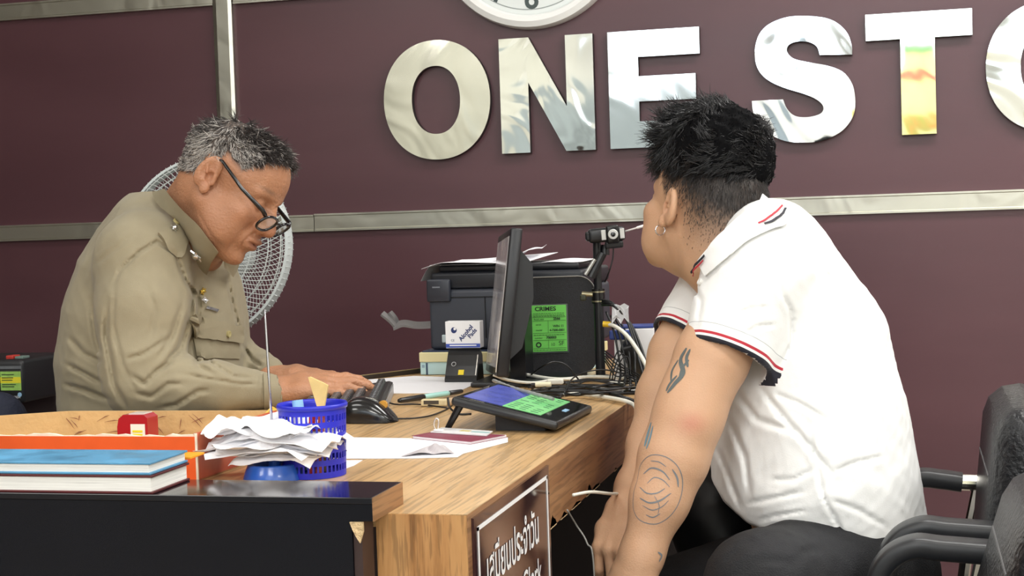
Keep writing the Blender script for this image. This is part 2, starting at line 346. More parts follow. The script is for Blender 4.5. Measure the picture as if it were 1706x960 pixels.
# ------------------------------------------------------------------ clock
cx, cz, cr = -.978, 1.846, .267
t = thing('wall_clock', 'round white wall clock above the sign, cut by the top edge', 'clock', (cx, WALL_Y, cz-cr))
MB().lathe((cx, WALL_Y, cz), [(cr*.9, 0), (cr, 0), (cr, .02), (cr*.985, .034), (cr*.93, .04), (cr*.88, .036), (cr*.86, .026)], 96, (0, -1, 0)).build('rim', mat('clock_rim', (245, 246, 244), .3), t, 'auto')
MB().lathe((cx, WALL_Y, cz), [(0, .02), (cr*.87, .02), (cr*.87, .024), (0, .024)], 96, (0, -1, 0)).build('dial', mat('clock_dial', (236, 243, 242), .5), t)
MB().lathe((cx, WALL_Y, cz), [(cr*.80, .0245), (cr*.803, .0247), (cr*.808, .0247), (cr*.81, .0245)], 96, (0, -1, 0)).build('minute_ring', mat('clock_ring', (160, 168, 168), .5), t)
M_num = mat('clock_numeral', (70, 84, 84), .5)
for k in range(1, 13):
    an = math.radians(90-30*k); px, pz = cx+cr*.69*math.cos(an), cz+cr*.69*math.sin(an); m = MB()
    put_text(m, str(k), (px, WALL_Y-.0245, pz-.028), (1, 0, 0), (0, 0, 1), .085, .0015, 'CENTER'); m.build('numeral', M_num, t)
MB().box((cx, WALL_Y-.028, cz+.06), (.01, .002, .14)).build('minute_hand', M_num, t)
MB().box((cx+.045, WALL_Y-.031, cz+.02), (.1, .002, .012), M=Matrix.Rotation(-.4, 3, 'Y')).build('hour_hand', M_num, t)

# ------------------------------------------------------------------ desk
DX = -.458
M_woodtop_lit = wood_mat('desk_wood_top_lit', (176, 138, 92), (200, 162, 112), (212, 176, 128), (12, .45, 12), .3, 2.4)  # lighter than front and side: lamplight on the top put into its colour
M_woodside = wood_mat('desk_wood_side', (120, 80, 50), (150, 108, 72), (164, 122, 84), (4, .5, 12), .4, 2.4)
M_woodfront = wood_mat('desk_wood_front', (130, 86, 44), (176, 128, 78), (192, 146, 94), (11, 3, .8), .4, 3.2)
M_chip = mat('chipboard_chip', (214, 186, 142), .9, var=.2, scale=90, bump=.6, bscale=300)
M_black = mat('black_laminate', (15, 17, 24), .22, var=.1, scale=2, spec=.3)
t = thing('report_desk', 'long wood-grain laminate desk with chipped edges under the computer gear', 'desk', (-.8, 2.3, 0))
dk = [(-1.12, 1.55), (DX, 1.55), (DX, 3.3), (-.96, 3.3), tuple(PZ(697, 617, .75)[:2]), tuple(PZ(590, 632, .75)[:2]), (-1.12, 2.72)]
MB().prism(dk, (0, 0, .735), (1, 0, 0), (0, 1, 0), (0, 0, .015)).build('desk_top', M_woodtop_lit, t)
m = MB(); m.frame((DX-.02, 1.549, .658), (.0206, 0, 0), (0, 1.75, 0), (0, 0, .0914)); m.build('side_apron', M_woodside, t)
m = MB(); m.frame((-.560, 1.5485, .0), (.102-.0002, 0, 0), (0, .03, 0), (0, 0, .7494)); m.build('front_post', M_woodfront, t)
MB().frame((-.94, 3.25, .0), (.48, 0, 0), (0, .03, 0), (0, 0, .735)).build('rear_panel', mat('desk_dark_side', (40, 34, 34), .5), t); MB().frame((-1.118, 1.60, .66), (.02, 0, 0), (0, 1.1, 0), (0, 0, .075)).build('frame_rail', mat('desk_dark_side', (40, 34, 34), .5), t)
m = MB(); m.frame((-.80, 1.62, .02), (.02, 0, 0), (0, 1.62, 0), (0, 0, .71)); m.build('leg_space_shade', mat('desk_dark_side', (40, 34, 34), .5), t)  # dark sheet standing for the shade in the open leg space
# torn laminate along the apron's lower edge
rnd = random.Random(4)
for ya, yb, hh in [(1.925, 1.965, .016), (1.99, 2.03, .006), (2.06, 2.12, .005), (2.16, 2.20, .014), (2.20, 2.26, .006), (2.38, 2.40, .004)]:
    n = 10; low = [(ya+(yb-ya)*i/n, .6565) for i in range(n+1)]; up = [(ya+(yb-ya)*(n-i)/n, .6585+hh*math.sin(math.pi*(n-i)/n)*rnd.uniform(.55, 1)) for i in range(n+1)]
    MB().prism(low+up, (DX+.0006, 0, 0), (0, 1, 0), (0, 0, 1), (-.004, 0, 0)).build('chipped_edge', M_chip, t)
# raised black side counter on the left, its front panel
t = thing('side_counter', 'glossy black counter front with narrow raised ledge, left foreground', 'counter', (-1.6, 1.56, 0))
xe = -.5475
MB().box(((-2.9+xe)/2, 1.553, .7715), (2.9+xe, .098, .007), bev=.001).build('ledge', mat('ledge_black_gloss', (18, 19, 25), .1, rvar=.05, scale=6, spec=.5), t)
MB().frame((-.571, 1.5046, .7502), (-xe*0+(xe+.571), 0, 0), (0, .0966, 0), (0, 0, .0177)).build('ledge_core', M_black, t)
MB().frame((xe, 1.5045, .750), (.0012, 0, 0), (0, .097, 0), (0, 0, .0248)).build('ledge_end', M_woodside, t)
m = MB(); m.frame((-2.9, 1.5045, .0), (2.9-.571, 0, 0), (0, .04, 0), (0, 0, .7678)); m.build('front_panel', M_black, t)
MB().frame((-.5705, 1.507, .0), (.0095, 0, 0), (0, .035, 0), (0, 0, .749)).build('edge_strip', mat('edge_strip_brown', (56, 40, 38), .45), t)
m = MB(); m.prism([(.002, 0), (.017, .0), (.017, -.010), (.013, -.022), (.009, -.016), (.005, -.008)], (-.5745, 1.5045, .7495), (1, 0, 0), (0, 0, 1), (0, -.003, 0)); m.build('chipped_corner', M_chip, t)
t = thing('side_desk', 'wood-topped side desk behind the black counter, mostly hidden by the open box', 'desk', (-2.0, 1.86, 0))
MB().frame((-2.9, 1.552, .725), (2.9-1.121, 0, 0), (0, .62, 0), (0, 0, .0245)).build('desk_top', M_woodtop_lit, t)
for q, r_ in ((-2.9, 2.14), (-1.16, 2.14), (-2.9, 1.56), (-1.16, 1.56)): MB().frame((q, r_, .0), (.03, 0, 0), (0, .03, 0), (0, 0, .725)).build('leg', mat('desk_dark_side', (40, 34, 34), .5), t)

# placard on the apron
t = thing('desk_sign', 'maroon desk placard with white border and Thai and English lettering', 'sign', (DX+.003, 1.74, .55))
ya, yb, z1, z0 = 1.562, 1.915, .7435, .545
MB().frame((DX+.0006, ya, z0), (.003, 0, 0), (0, yb-ya, 0), (0, 0, z1-z0)).build('plate', mat('placard_maroon', (52, 28, 32), .08, coat=.6), t)
m = MB(); xx = DX+.0038; M_w = mat('print_white', (240, 240, 240), .5)
bw, g = .0045, .012
m.frame((xx, ya+g, z1-.016), (.0006, 0, 0), (0, yb-ya-2*g, 0), (0, 0, bw)); m.frame((xx, ya+g, z0+g), (.0006, 0, 0), (0, yb-ya-2*g, 0), (0, 0, bw))
m.frame((xx, ya+g, z0+g), (.0006, 0, 0), (0, bw, 0), (0, 0, z1-z0-g-.012)); m.frame((xx, yb-g-bw, z0+g), (.0006, 0, 0), (0, bw, 0), (0, 0, z1-z0-g-.012))
m.build('border', M_w, t)
m = MB(); put_text(m, 'เสมียนประจำวัน', (xx, (ya+yb)/2-.012, .6585), (0, 1, 0), (0, 0, 1), .056, .0008, 'CENTER', sx=.72, lift=.0005); m.build('thai_lettering', M_w, t)
m = MB(); put_text(m, 'Report Clerk', (xx, (ya+yb)/2+.002, .606), (0, 1, 0), (0, 0, 1), .047, .0003, 'CENTER', sx=.9, lift=.0005); m.build('english_lettering', M_w, t)

# ------------------------------------------------------------------ things on the counter, left
M_page = mat('page_edges', (232, 232, 228), .8, var=.12, scale=4, stretch=(3, 3, 260))
bx1, bx0, by0, by1 = -.800, -1.50, 1.506, 1.596
def book(label, z, h, cover, cname, dx=0.0, dy=0.0):
    t = thing('ledger_book', label, 'book', ((bx0+bx1)/2, (by0+by1)/2, z), 'ledger books stacked on the ledge'); ct = .0026
    MB().box(((bx0+bx1)/2+dx, (by0+by1)/2+dy, z+h/2), (bx1-bx0-.006, by1-by0-.004, h-2*ct)).build('page_block', M_page, t)
    mc = mat(cname, cover, .45, var=.18, scale=22, rvar=.15)
    m = MB().box(((bx0+bx1)/2+dx, (by0+by1)/2+dy, z+ct/2), (bx1-bx0, by1-by0, ct), bev=.0008); m.build('back_cover', mc, t)
    MB().box(((bx0+bx1)/2+dx, (by0+by1)/2+dy, z+h-ct/2), (bx1-bx0, by1-by0, ct), bev=.0008).build('front_cover', mc, t)
    return t
book('dark red hardcover ledger at the bottom of the pile on the ledge', .7752, .0205, (84, 26, 30), 'cover_darkred')
book('sky-blue hardcover ledger lying on top of the pile', .7959, .0138, (86, 150, 190), 'cover_blue', -.002, .001)
o = MB().box((-1.16, 1.618, .80), (.72, .036, .0026), M=Matrix.Rotation(.0, 3, 'X'), bev=.0006)
t = o.build('paper_folder', mat('folder_orange', (244, 160, 30), .55, var=.08)); tag(t, 'thin yellow-orange paper folder tucked behind the blue ledger', 'folder')
t.location.z += .0
# open carton tray
FR, RR, RL, FL_ = np.array([-.856, 1.727]), np.array([-.842, 1.950]), np.array([-1.159, 1.945]), np.array([-1.50, 1.727])
t = thing('cardboard_tray', 'open cardboard box lined tan, orange and red outside, behind the books', 'box', (-1.1, 1.84, .75))
M_card = mat('carton_tan', (206, 172, 120), .85, var=.10, scale=16, bump=.2, bscale=90); ztop = .810
def panel(name, a, b, mt, z0=.7505, z1=ztop, th=.003):
    a, b = np.append(a, z0), np.append(b, z0); d = b-a; n = np.cross(d/np.linalg.norm(d), [0, 0, 1])*th
    return MB().frame(a, d, -n, (0, 0, z1-z0)).build(name, mt, t)
M_flapo = mat('carton_orange', (226, 92, 36), .5, var=.10, scale=10); M_flapr = mat('carton_red', (176, 58, 48), .4, rgb2=(216, 120, 80), scale=9)
panel('front_side', FR, FL_, M_flapo, z1=ztop-.004); panel('right_side', FR, RR, M_flapr); panel('rear_side', RR, RL, M_card); panel('left_side', RL, FL_, M_card)
MB().prism([tuple(FR), tuple(RR), tuple(RL), tuple(FL_)], (0, 0, .7502), (1, 0, 0), (0, 1, 0), (0, 0, .002)).build('bottom', M_card, t)
# pale torn rims, lining, scuffs
m = MB()
rnd = random.Random(9)
pts = [np.array([FR[0]-.646*k/60, 1.7265, ztop-.004+rnd.uniform(0, .0022)+(.0015 if k % 9 < 4 else 0)]) for k in range(61)]
m.sheet(np.array([[p-[0, 0, .006] for p in pts], pts]), np.array([0, .0045, 0])); m.build('torn_rim', mat('torn_paper', (236, 226, 206), .9, var=.1, scale=60), t)
MB().tube([np.append(FR, .752), np.append(FR, ztop)], .0022, 6).build('corner_fold', mat('torn_paper', (236, 226, 206), .9), t)
m = MB(); m.prism([(0, 0), (.11, 0), (.11, .036), (.10, .04), (.055, .022), (.0, .004)], (-.862, 1.86, ztop-.036), (.1, .98, 0), (0, 0, 1), (-.003, 0, 0)); m.build('yellow_flap', mat('flap_yellow', (238, 190, 76), .5, var=.08), t)
m = MB()
for k in range(34):
    a = rnd.uniform(0, 1); p = RR+(RL-RR)*a; L = rnd.uniform(.004, .014); an = rnd.uniform(-1.2, 1.4)
    c = np.array([p[0], p[1]-.0033-.0012, rnd.uniform(.778, .803)]); d = np.array([math.cos(an), 0, math.sin(an)])*L
    m.tube([c-d, c+d*.3+[0, 0, .001], c+d], [.0001, .0005, .0001], 5)
tag(m.build('ink_scuffs', mat('ink_scuff', (120, 60, 54), .8), t), kind='stuff')
m = MB(); put_text(m, 'PTM 00 1640201646', (-.925, 1.7262, .7945), (-1, 0, 0), (0, 0, -1), .011, .0001, lift=.0004)
m.v = [(x, 1.7262, z) for x, y, z in m.v]; m.build('stencil_print', mat('stencil_ink', (120, 40, 22), .7), t)
# self-inking stamp in the tray
t = thing('rubber_stamp', 'small red self-inking stamp with a yellow and white label in the tray', 'stamp', (-1.022, 1.88, .753))
sx, sy = -1.014, 1.86; m = MB(); prof = [(-.0225, .752), (-.0225, .799), (-.020, .810), (-.013, .8155), (.0165, .8155), (.0225, .811), (.0225, .752)]
m.prism([(a, b) for a, b in prof], (sx, sy, 0), (1, 0, 0), (0, 0, 1), (0, .03, 0)); o = m.build('housing', mat('stamp_red', (170, 30, 42), .25, coat=.4), t)
MB().frame((sx-.002, sy-.0012, .757), (.021, 0, 0), (0, .001, 0), (0, 0, .046)).build('label', mat('stamp_label', (240, 240, 232), .5), t)
m = MB()
for k in range(6): m.frame((sx+.001, sy-.0018, .768+k*.0048), (.0145, 0, 0), (0, .0005, 0), (0, 0, .0028))
m.build('label_print', mat('stamp_yellow', (232, 220, 40), .5), t)
MB().frame((sx-.006, sy+.003, .8156), (.022, 0, 0), (0, .024, 0), (0, 0, .0012)).build('top_window', mat('stamp_window', (232, 222, 220), .15, coat=.6), t)

# paper spike
sp = PZ(437, 806, .75); sp[1] += .038
t = thing('paper_spike', 'blue round bill spike base with tall steel needle', 'spike', sp)
MB().lathe(sp, [(0, .003), (.0385, .0), (.0385, .002), (.036, .010), (.0325, .0185), (.030, .0195), (.0265, .0165), (.022, .010), (.010, .008), (.0075, .009), (.0068, .032), (.0, .033)], 56).build('base', mat('spike_blue', (38, 92, 190), .3, coat=.3), t, 'auto')
top = sp+np.array([-.0085, .01, .209])
MB().tube([sp+[0, 0, .03], sp+(top-sp)*.6, top-[0, 0, .012], top], [.0016, .0016, .0014, .0002], 10).build('needle', mat('needle_steel', (200, 200, 205), .25, metal=1), t, True)
# the impaled slips
M_slip = mat('slip_paper', (246, 246, 250), .75, var=.02, scale=30)
M_slip.node_tree.nodes['Principled BSDF'].inputs['Subsurface Weight'].default_value = .0
def slip(i, w, d, z, rot, dx, dy, amp, seed):
    r = np.random.RandomState(seed); n, k = 22, 16; U_, V_ = np.meshgrid(np.linspace(-1, 1, n), np.linspace(-1, 1, k), indexing='ij')
    Zz = np.zeros_like(U_)
    for q in range(7):
        a, f_, ph = r.uniform(0, math.pi), r.uniform(1.2, 5.0), r.uniform(0, 6.28); s_ = np.sin(f_*(U_*math.cos(a)+V_*math.sin(a))+ph); Zz += amp*(1-2*np.abs(s_))/(1+.5*q)
    R2 = U_**2+V_**2; Zz = Zz*np.clip(R2*1.4, .08, 1)*.8-.012*np.clip(R2-.5, 0, 2)*r.uniform(-.2, .9)
    edge = 1+.10*np.sin(5*U_+seed)*np.cos(4*V_+seed*2)
    X_, Y_ = U_*w/2*edge+dx, V_*d/2*edge+dy; c, s_ = math.cos(rot), math.sin(rot)
    ax = sp+(top-sp)*((z)/.209)
    G = np.stack([ax[0]+X_*c-Y_*s_, ax[1]+X_*s_+Y_*c, sp[2]+z+Zz], -1)
    o = MB().sheet(G, np.array([0, 0, -.0003])).build('paper_slip', M_slip); 
    return o
sl = [(.115, .07, .034, -.1, .012, 0, .0035), (.135, .075, .0385, .15, .005, .004, .004), (.14, .085, .043, -.2, .0, 0, .0042), (.16, .08, .0475, .05, .006, .0, .004),
      (.165, .085, .0515, .0, -.004, .004, .0045), (.15, .09, .056, .25, .01, 0, .005), (.165, .085, .061, -.12, .012, .0, .0055), (.14, .08, .067, .1, -.01, 0, .006), (.13, .085, .0735, -.25, .004, 0, .0075)]
for i, a in enumerate(sl):
    o = slip(i, a[0], a[1], a[2], a[3], a[4], a[5], a[6], 11+i*3)
    tag(o, 'crumpled white slip on top of the stack on the spike' if i == len(sl)-1 else 'frayed white slip at the bottom of the stack on the spike' if i == 0 else 'crumpled white paper slip in the middle of the stack on the spike', 'paper', 'paper slips impaled on the spike')

# blue perforated basket
bc = PZ(503, 801, .75); bc[1] += .042
t = thing('pencil_basket', 'blue perforated plastic pencil basket behind the paper spike', 'basket', bc)
m = MB(); n = 84; rows = [(0, 0), (.006, 1), (.014, 0), (.0215, 1), (.0295, 0), (.0370, 1), (.045, 0), (.0525, 1), (.0605, 0), (.068, 1), (.076, 0), (.082, 0)]
hb = .0885; rb = lambda z: .0395+.0028*z/hb
zs = [0, .0075, .0155, .0225, .0305, .0385, .0465, .0545, .0625, .0695, .0775, hb]; V = []; Fs = []
for side in (0, 1):
    for z in zs:
        for k in range(n): q = 2*math.pi*(k+(.22 if k % 2 else 0))/n; r = rb(z)-.0013*side; V.append((bc[0]+r*math.cos(q), bc[1]+r*math.sin(q), bc[2]+z+.0004))
L = len(zs); idx = lambda s_, i, k: s_*L*n+i*n+k % n
for i in range(L-1):
    for k in range(n):
        hole = (i % 2 == 1 and k % 2 == 0 and i < L-1)
        if hole:
            Fs += [(idx(0, i, k), idx(0, i, k+1), idx(1, i, k+1), idx(1, i, k)), (idx(0, i+1, k), idx(1, i+1, k), idx(1, i+1, k+1), idx(0, i+1, k+1)), (idx(0, i, k), idx(1, i, k), idx(1, i+1, k), idx(0, i+1, k)), (idx(0, i, k+1), idx(0, i+1, k+1), idx(1, i+1, k+1), idx(1, i, k+1))]
        else: Fs += [(idx(0, i, k), idx(0, i, k+1), idx(0, i+1, k+1), idx(0, i+1, k)), (idx(1, i, k), idx(1, i+1, k), idx(1, i+1, k+1), idx(1, i, k+1))]
m.add(V, Fs); M_bas = mat('basket_blue', (38, 44, 190), .35)
m.build('perforated_wall', M_bas, t)
m = MB().lathe(bc, [(rb(hb)-.0015, hb-.004), (rb(hb)+.0016, hb-.004), (rb(hb)+.002, hb), (rb(hb)+.0008, hb+.0022), (rb(hb)-.0015, hb+.001), (rb(hb)-.0015, hb-.004)], 84); m.build('rim', M_bas, t, True)
MB().lathe(bc, [(0, .0005), (.0385, .0005), (.0395, .003), (.038, .0035), (0, .0035)], 60).build('bottom', M_bas, t)
def stick(name, label, cat, a, b, r, mt, n=8):
    o = MB().tube([bc+np.array(a), bc+np.array(b)], r, n).build(name, mt); return tag(o, label, cat)
stick('pen', 'red pen standing in the blue basket', 'pen', (.005, -.026, .004), (.012, -.03, .082), .0042, mat('pen_red', (220, 60, 60), .3))
stick('marker_pen', 'pale orange marker in the blue basket', 'marker', (.014, -.022, .004), (.022, -.024, .080), .0045, mat('pen_salmon', (236, 120, 96), .35))
stick('correction_pen', 'white correction pen in the blue basket', 'pen', (-.012, -.028, .004), (-.010, -.031, .080), .005, mat('pen_white', (236, 236, 240), .35))
stick('ballpoint_pen', 'black ballpoint pen in the blue basket', 'pen', (-.024, -.012, .004), (-.028, -.02, .083), .0036, mat('pen_black', (20, 20, 24), .3))
stick('glue_stick', 'light blue tube leaning in the blue basket', 'tube', (-.016, .012, .004), (-.026, .016, .092), .007, mat('tube_cyan', (150, 200, 236), .35), 16)
m = MB(); p = bc+np.array([.004, .0, .06])
m.prism([(0, 0), (.006, 0), (.0135, .034), (.008, .037), (-.010, .045), (-.0125, .0445)], (bc[0]+.0085, bc[1], bc[2]+.078), (1, 0, 0), (0, 0, 1), (.0, .0035, 0))
m.prism([(-.001, -.074), (.007, -.074), (.006, 0), (0, 0)], (bc[0]+.0085, bc[1], bc[2]+.078), (1, 0, 0), (0, 0, 1), (.0, .0035, 0))
tag(m.build('wooden_stick', mat('stick_wood', (226, 196, 130), .6, var=.1, scale=40)), 'split pale wooden stick poking out of the blue basket', 'stick')

# ------------------------------------------------------------------ on the wooden desk
M_paper = mat('paper_white', (248, 248, 252), .7)
def zpoly(pts, z): return [tuple(PZ(x, y, z)[:2]) for x, y in pts]
o = MB().prism(zpoly([(500, 728), (690, 731), (846, 729), (846, 737), (772, 756), (762, 762), (688, 764), (500, 765)], .7506), (0, 0, .7504), (1, 0, 0), (0, 1, 0), (0, 0, .0006)).build('paper_sheet', M_paper)
tag(o, 'large white sheet of paper on the desk right of the blue basket', 'paper')
n = 14; A, B, C_, D_ = [PZ(*q, .7515) for q in [(668, 761), (757, 756), (742, 744), (716, 743)]]
U_, V_ = np.meshgrid(np.linspace(0, 1, n), np.linspace(0, 1, n), indexing='ij'); U_, V_ = U_[..., None], V_[..., None]
G = (1-U_)*(1-V_)*A+U_*(1-V_)*B+U_*V_*C_+(1-U_)*V_*D_; G[..., 2] += .004*np.sin(U_[..., 0]*math.pi)*np.abs(np.sin(5*U_[..., 0]+3*V_[..., 0]))+.0006
tag(MB().sheet(G, np.array([0, 0, -.0003])).build('plastic_wrapper', mat('wrapper_grey', (206, 200, 204), .3)), 'crumpled grey wrapper lying on the white sheet', 'wrapper')
o = MB().prism(zpoly([(540, 768), (604, 767), (590, 776), (562, 786), (540, 786)], .7506), (0, 0, .7504), (1, 0, 0), (0, 1, 0), (0, 0, .0005)).build('paper_scrap', M_paper)
tag(o, 'small white paper scrap beside the base of the blue basket', 'paper')
t = thing('passport', 'maroon passport booklet lying on the white sheet', 'passport', PZ(760, 730, .751))
pq = zpoly([(686, 728), (784, 738), (846, 726), (728, 720)], .7535)
MB().prism([tuple(np.array(p)+(np.mean(pq, 0)-p)*.03) for p in pq], (0, 0, .7514), (1, 0, 0), (0, 1, 0), (0, 0, .0032)).build('pages', mat('passport_pages', (238, 232, 236), .7), t)
c = [np.array(q) for q in pq]; inner = [tuple(c[0]), tuple(c[1]), tuple(c[1]+(c[2]-c[1])*.92), tuple(c[0]+(c[3]-c[0])*.98)]
MB().prism(inner, (0, 0, .7546), (1, 0, 0), (0, 1, 0), (0, 0, .0006)).build('cover', mat('passport_maroon', (132, 52, 74), .45, var=.08, scale=50), t)
MB().prism(pq, (0, 0, .7511), (1, 0, 0), (0, 1, 0), (0, 0, .0003)).build('back_cover', mat('passport_maroon', (132, 52, 74), .45), t)
t = thing('identity_card', 'white clipped identity card on top of the passport', 'card', PZ(770, 720, .756))
cq = zpoly([(717, 719.5), (811, 725.5), (821, 718.5), (736, 712.5)], .757)
MB().prism(cq, (0, 0, .7558), (1, 0, 0), (0, 1, 0), (0, 0, .0014)).build('card', mat('card_white', (246, 246, 248), .25), t)
cc = [np.array(q) for q in cq]; L_ = lambda a, b: cc[0]+(cc[1]-cc[0])*a+(cc[3]-cc[0])*b
MB().prism([tuple(L_(.42, .45)), tuple(L_(.60, .45)), tuple(L_(.60, .72)), tuple(L_(.42, .72))], (0, 0, .7573), (1, 0, 0), (0, 1, 0), (0, 0, .0002)).build('card_photo', mat('card_photo', (206, 190, 120), .4), t)
MB().prism([tuple(L_(.64, .4)), tuple(L_(.95, .4)), tuple(L_(.95, .6)), tuple(L_(.64, .6))], (0, 0, .7573), (1, 0, 0), (0, 1, 0), (0, 0, .0002)).build('card_print', mat('card_print', (150, 190, 190), .4), t)
k = PZ(727, 719, .757)
MB().tube(smoothpath([k+[0, 0, .001], k+[-.003, 0, .008], k+[-.002, 0, .016], k+[.001, 0, .019], k+[.004, 0, .016], k+[.003, 0, .008], k+[.002, 0, .001]], 4), .0011, 6).build('badge_clip', mat('clip_metal', (226, 222, 214), .25, metal=.7), t, True)
MB().box(k+[.004, -.002, .0022], (.014, .006, .003), bev=.001).build('clip_strap', mat('clip_clear', (238, 238, 238), .2), t)

# mouse
mc_ = PZ(608, 706.5, .75)+np.array([0, .026, 0]); t = thing('computer_mouse', 'black computer mouse in front of the keyboard', 'mouse', mc_)
n1, n2 = 36, 20; G = []
for i in range(n1+1):
    u = -1+2*i/n1; row = []
    hw = .028*(1-abs(u)**3.2)**.5*(1.0-.10*u) ; hh = (.0385-.012*(u+.35)**2*1.1-.010*max(0, u)**1.5)*(1-abs(u)**5)**.5 if abs(u) < 1 else 0
    for j in range(n2+1):
        a = math.pi*j/n2; row.append(mc_+np.array([.046*u, -hw*math.cos(a)*(abs(math.cos(a))**-.25 if abs(math.cos(a)) > 1e-3 else 1), .001+max(hh, .0005)*math.sin(a)**.62]))
    G.append(row)
m = MB().grid(G); m.build('shell', mat('mouse_black', (24, 25, 28), .18, coat=.4), t, True)
MB().box(mc_+[-.002, 0, .0018], (.078, .046, .0025), bev=.001).build('foot_plate', mat('pen_black', (20, 20, 24), .3), t)
MB().cyl(mc_+[.022, -.003, .0265], mc_+[.022, .003, .0265], .007, n=20).build('scroll_wheel', mat('wheel_amber', (206, 150, 60), .4), t)

# keyboard
ka, kb_ = np.array([-.914, 2.645]), np.array([-.822, 2.330]); kd = (kb_-ka)/np.linalg.norm(kb_-ka); kL = np.linalg.norm(kb_-ka); kw = np.array([-kd[1], kd[0]])*-1.0
if kw[0] > 0: kw = -kw
t = thing('computer_keyboard', 'black computer keyboard under the typing hands', 'keyboard', (*(ka+kd*kL/2+kw*.07), .75))
K3 = lambda a, b, z: np.array([*(ka+kd*a+kw*b), z])
slope = lambda b: .7745-.012*b/.148
m = MB(); P0 = [(0, .7515), (0, .772), (.006, .7745), (.148, .7625), (.152, .7515)]
m.prism([(b, z) for b, z in P0], (ka[0], ka[1], 0), (kw[0], kw[1], 0), (0, 0, 1), (kd[0]*kL, kd[1]*kL, 0)); m.build('case', mat('keyboard_case', (30, 31, 34), .35), t)
M_key = mat('key_black', (38, 39, 43), .3); M_leg = mat('key_legend', (190, 192, 196), .5)
keyrow = [(.012, 15), (.040, 15), (.060, 15), (.080, 15), (.100, 15), (.121, 9)]
for b, nk in keyrow:
    pitch = (kL-.016)/nk
    for k_ in range(nk):
        a = .008+pitch*k_; z = slope(b)-.0005; q = MB(); w_, d_ = pitch-.0028, .0165; P_ = []
        for (aa, bb) in [(0, 0), (w_, 0), (w_, d_), (0, d_)]: P_.append(K3(a+aa, b+bb, z))
        for (aa, bb) in [(.0025, .002), (w_-.0025, .002), (w_-.0025, d_-.003), (.0025, d_-.003)]: P_.append(K3(a+aa, b+bb, z+.0075))
        q.add(P_, [(3, 2, 1, 0), (4, 5, 6, 7), (0, 1, 5, 4), (1, 2, 6, 5), (2, 3, 7, 6), (3, 0, 4, 7)]); q.build('key', M_key, t)
q = MB(); rn = random.Random(3)
for b, nk in keyrow:
    pitch = (kL-.016)/nk
    for k_ in range(nk):
        a = .008+pitch*k_+pitch*.3; z = slope(b)+.0072; s_ = .0028; q.frame(K3(a, b+.005, z), np.append(kd*s_, 0), np.append(kw*s_*1.3, -.0001), (0, 0, .0002))
tag(q.build('key_legends', M_leg, t), kind='stuff')
MB().frame(K3(.0, -.001, .7515), np.append(kd*kL, 0), np.append(kw*.002, 0), (0, 0, .017)).build('rear_edge', mat('keyboard_edge', (150, 152, 156), .4), t)

# big white sheet, ledge strip
o = MB().prism(zpoly([(596, 640), (600, 634), (690, 627), (745, 629), (812, 631), (770, 650), (740, 655), (652, 656), (640, 650)], .7505), (0, 0, .7503), (1, 0, 0), (0, 1, 0), (0, 0, .0008)).build('desk_paper', M_paper)
tag(o, 'wide white paper lying behind the keyboard below the card reader', 'paper')
a, b = PZ(590, 635, .7505), PZ(697, 622, .7505)
m = MB(); m.frame(a, b-a, (.004, .03, 0), (0, 0, .009)); t = thing('metal_ruler', 'long dark metal strip lying at the back edge of the desk', 'strip', a)
m.build('bar', mat('strip_dark', (58, 50, 44), .4, metal=.4), t); MB().frame(a+[0, -.0006, .0088], b-a, (.003, .012, 0), (0, 0, .0012)).build('brass_edge', mat('strip_brass', (178, 160, 112), .35, metal=.6), t)

# pens and plug near the tablet
def rod(name, label, cat, a, b, segs, n=14):
    t = thing(name, label, cat, a); a, b = np.array(a), np.array(b)
    for nm, f0, f1, r0, r1, mt in segs: MB().tube([a+(b-a)*f0, a+(b-a)*(f0+.08*(f1-f0)), a+(b-a)*(f1-.08*(f1-f0)), a+(b-a)*f1], [r0*.7, r0, r1, r1*.8], n).build(nm, mt, t, True)
    return t
M_bp = mat('pen_black', (20, 20, 24), .3); M_teal = mat('pen_teal', (150, 196, 190), .35)
rod('felt_marker', 'black capped marker pen with a pale green barrel on the desk', 'marker', PZ(664, 668, .7575), PZ(770, 652, .7575), [('cap', 0, .40, .0045, .0055, M_bp), ('barrel', .36, .78, .0048, .0048, M_teal), ('end_plug', .78, 1, .0044, .004, M_bp)])
a = PZ(703, 671, .757); t = thing('cable_adapter', 'small beige cable adapter with printed label next to the marker', 'adapter', a)
MB().box(a+[.022, .002, .0], (.046, .014, .012), rz=.05, bev=.003).build('plug_body', mat('adapter_beige', (206, 190, 150), .45, var=.1, scale=60), t)
MB().cyl(a+[.044, .004, 0], a+[.062, .01, .002], .0075, .006).build('strain_relief', mat('adapter_tan', (176, 150, 120), .6), t)
MB().box(a+[.018, -.0055, .001], (.026, .0008, .006), rz=.05).build('label', mat('adapter_print', (70, 62, 52), .6), t)

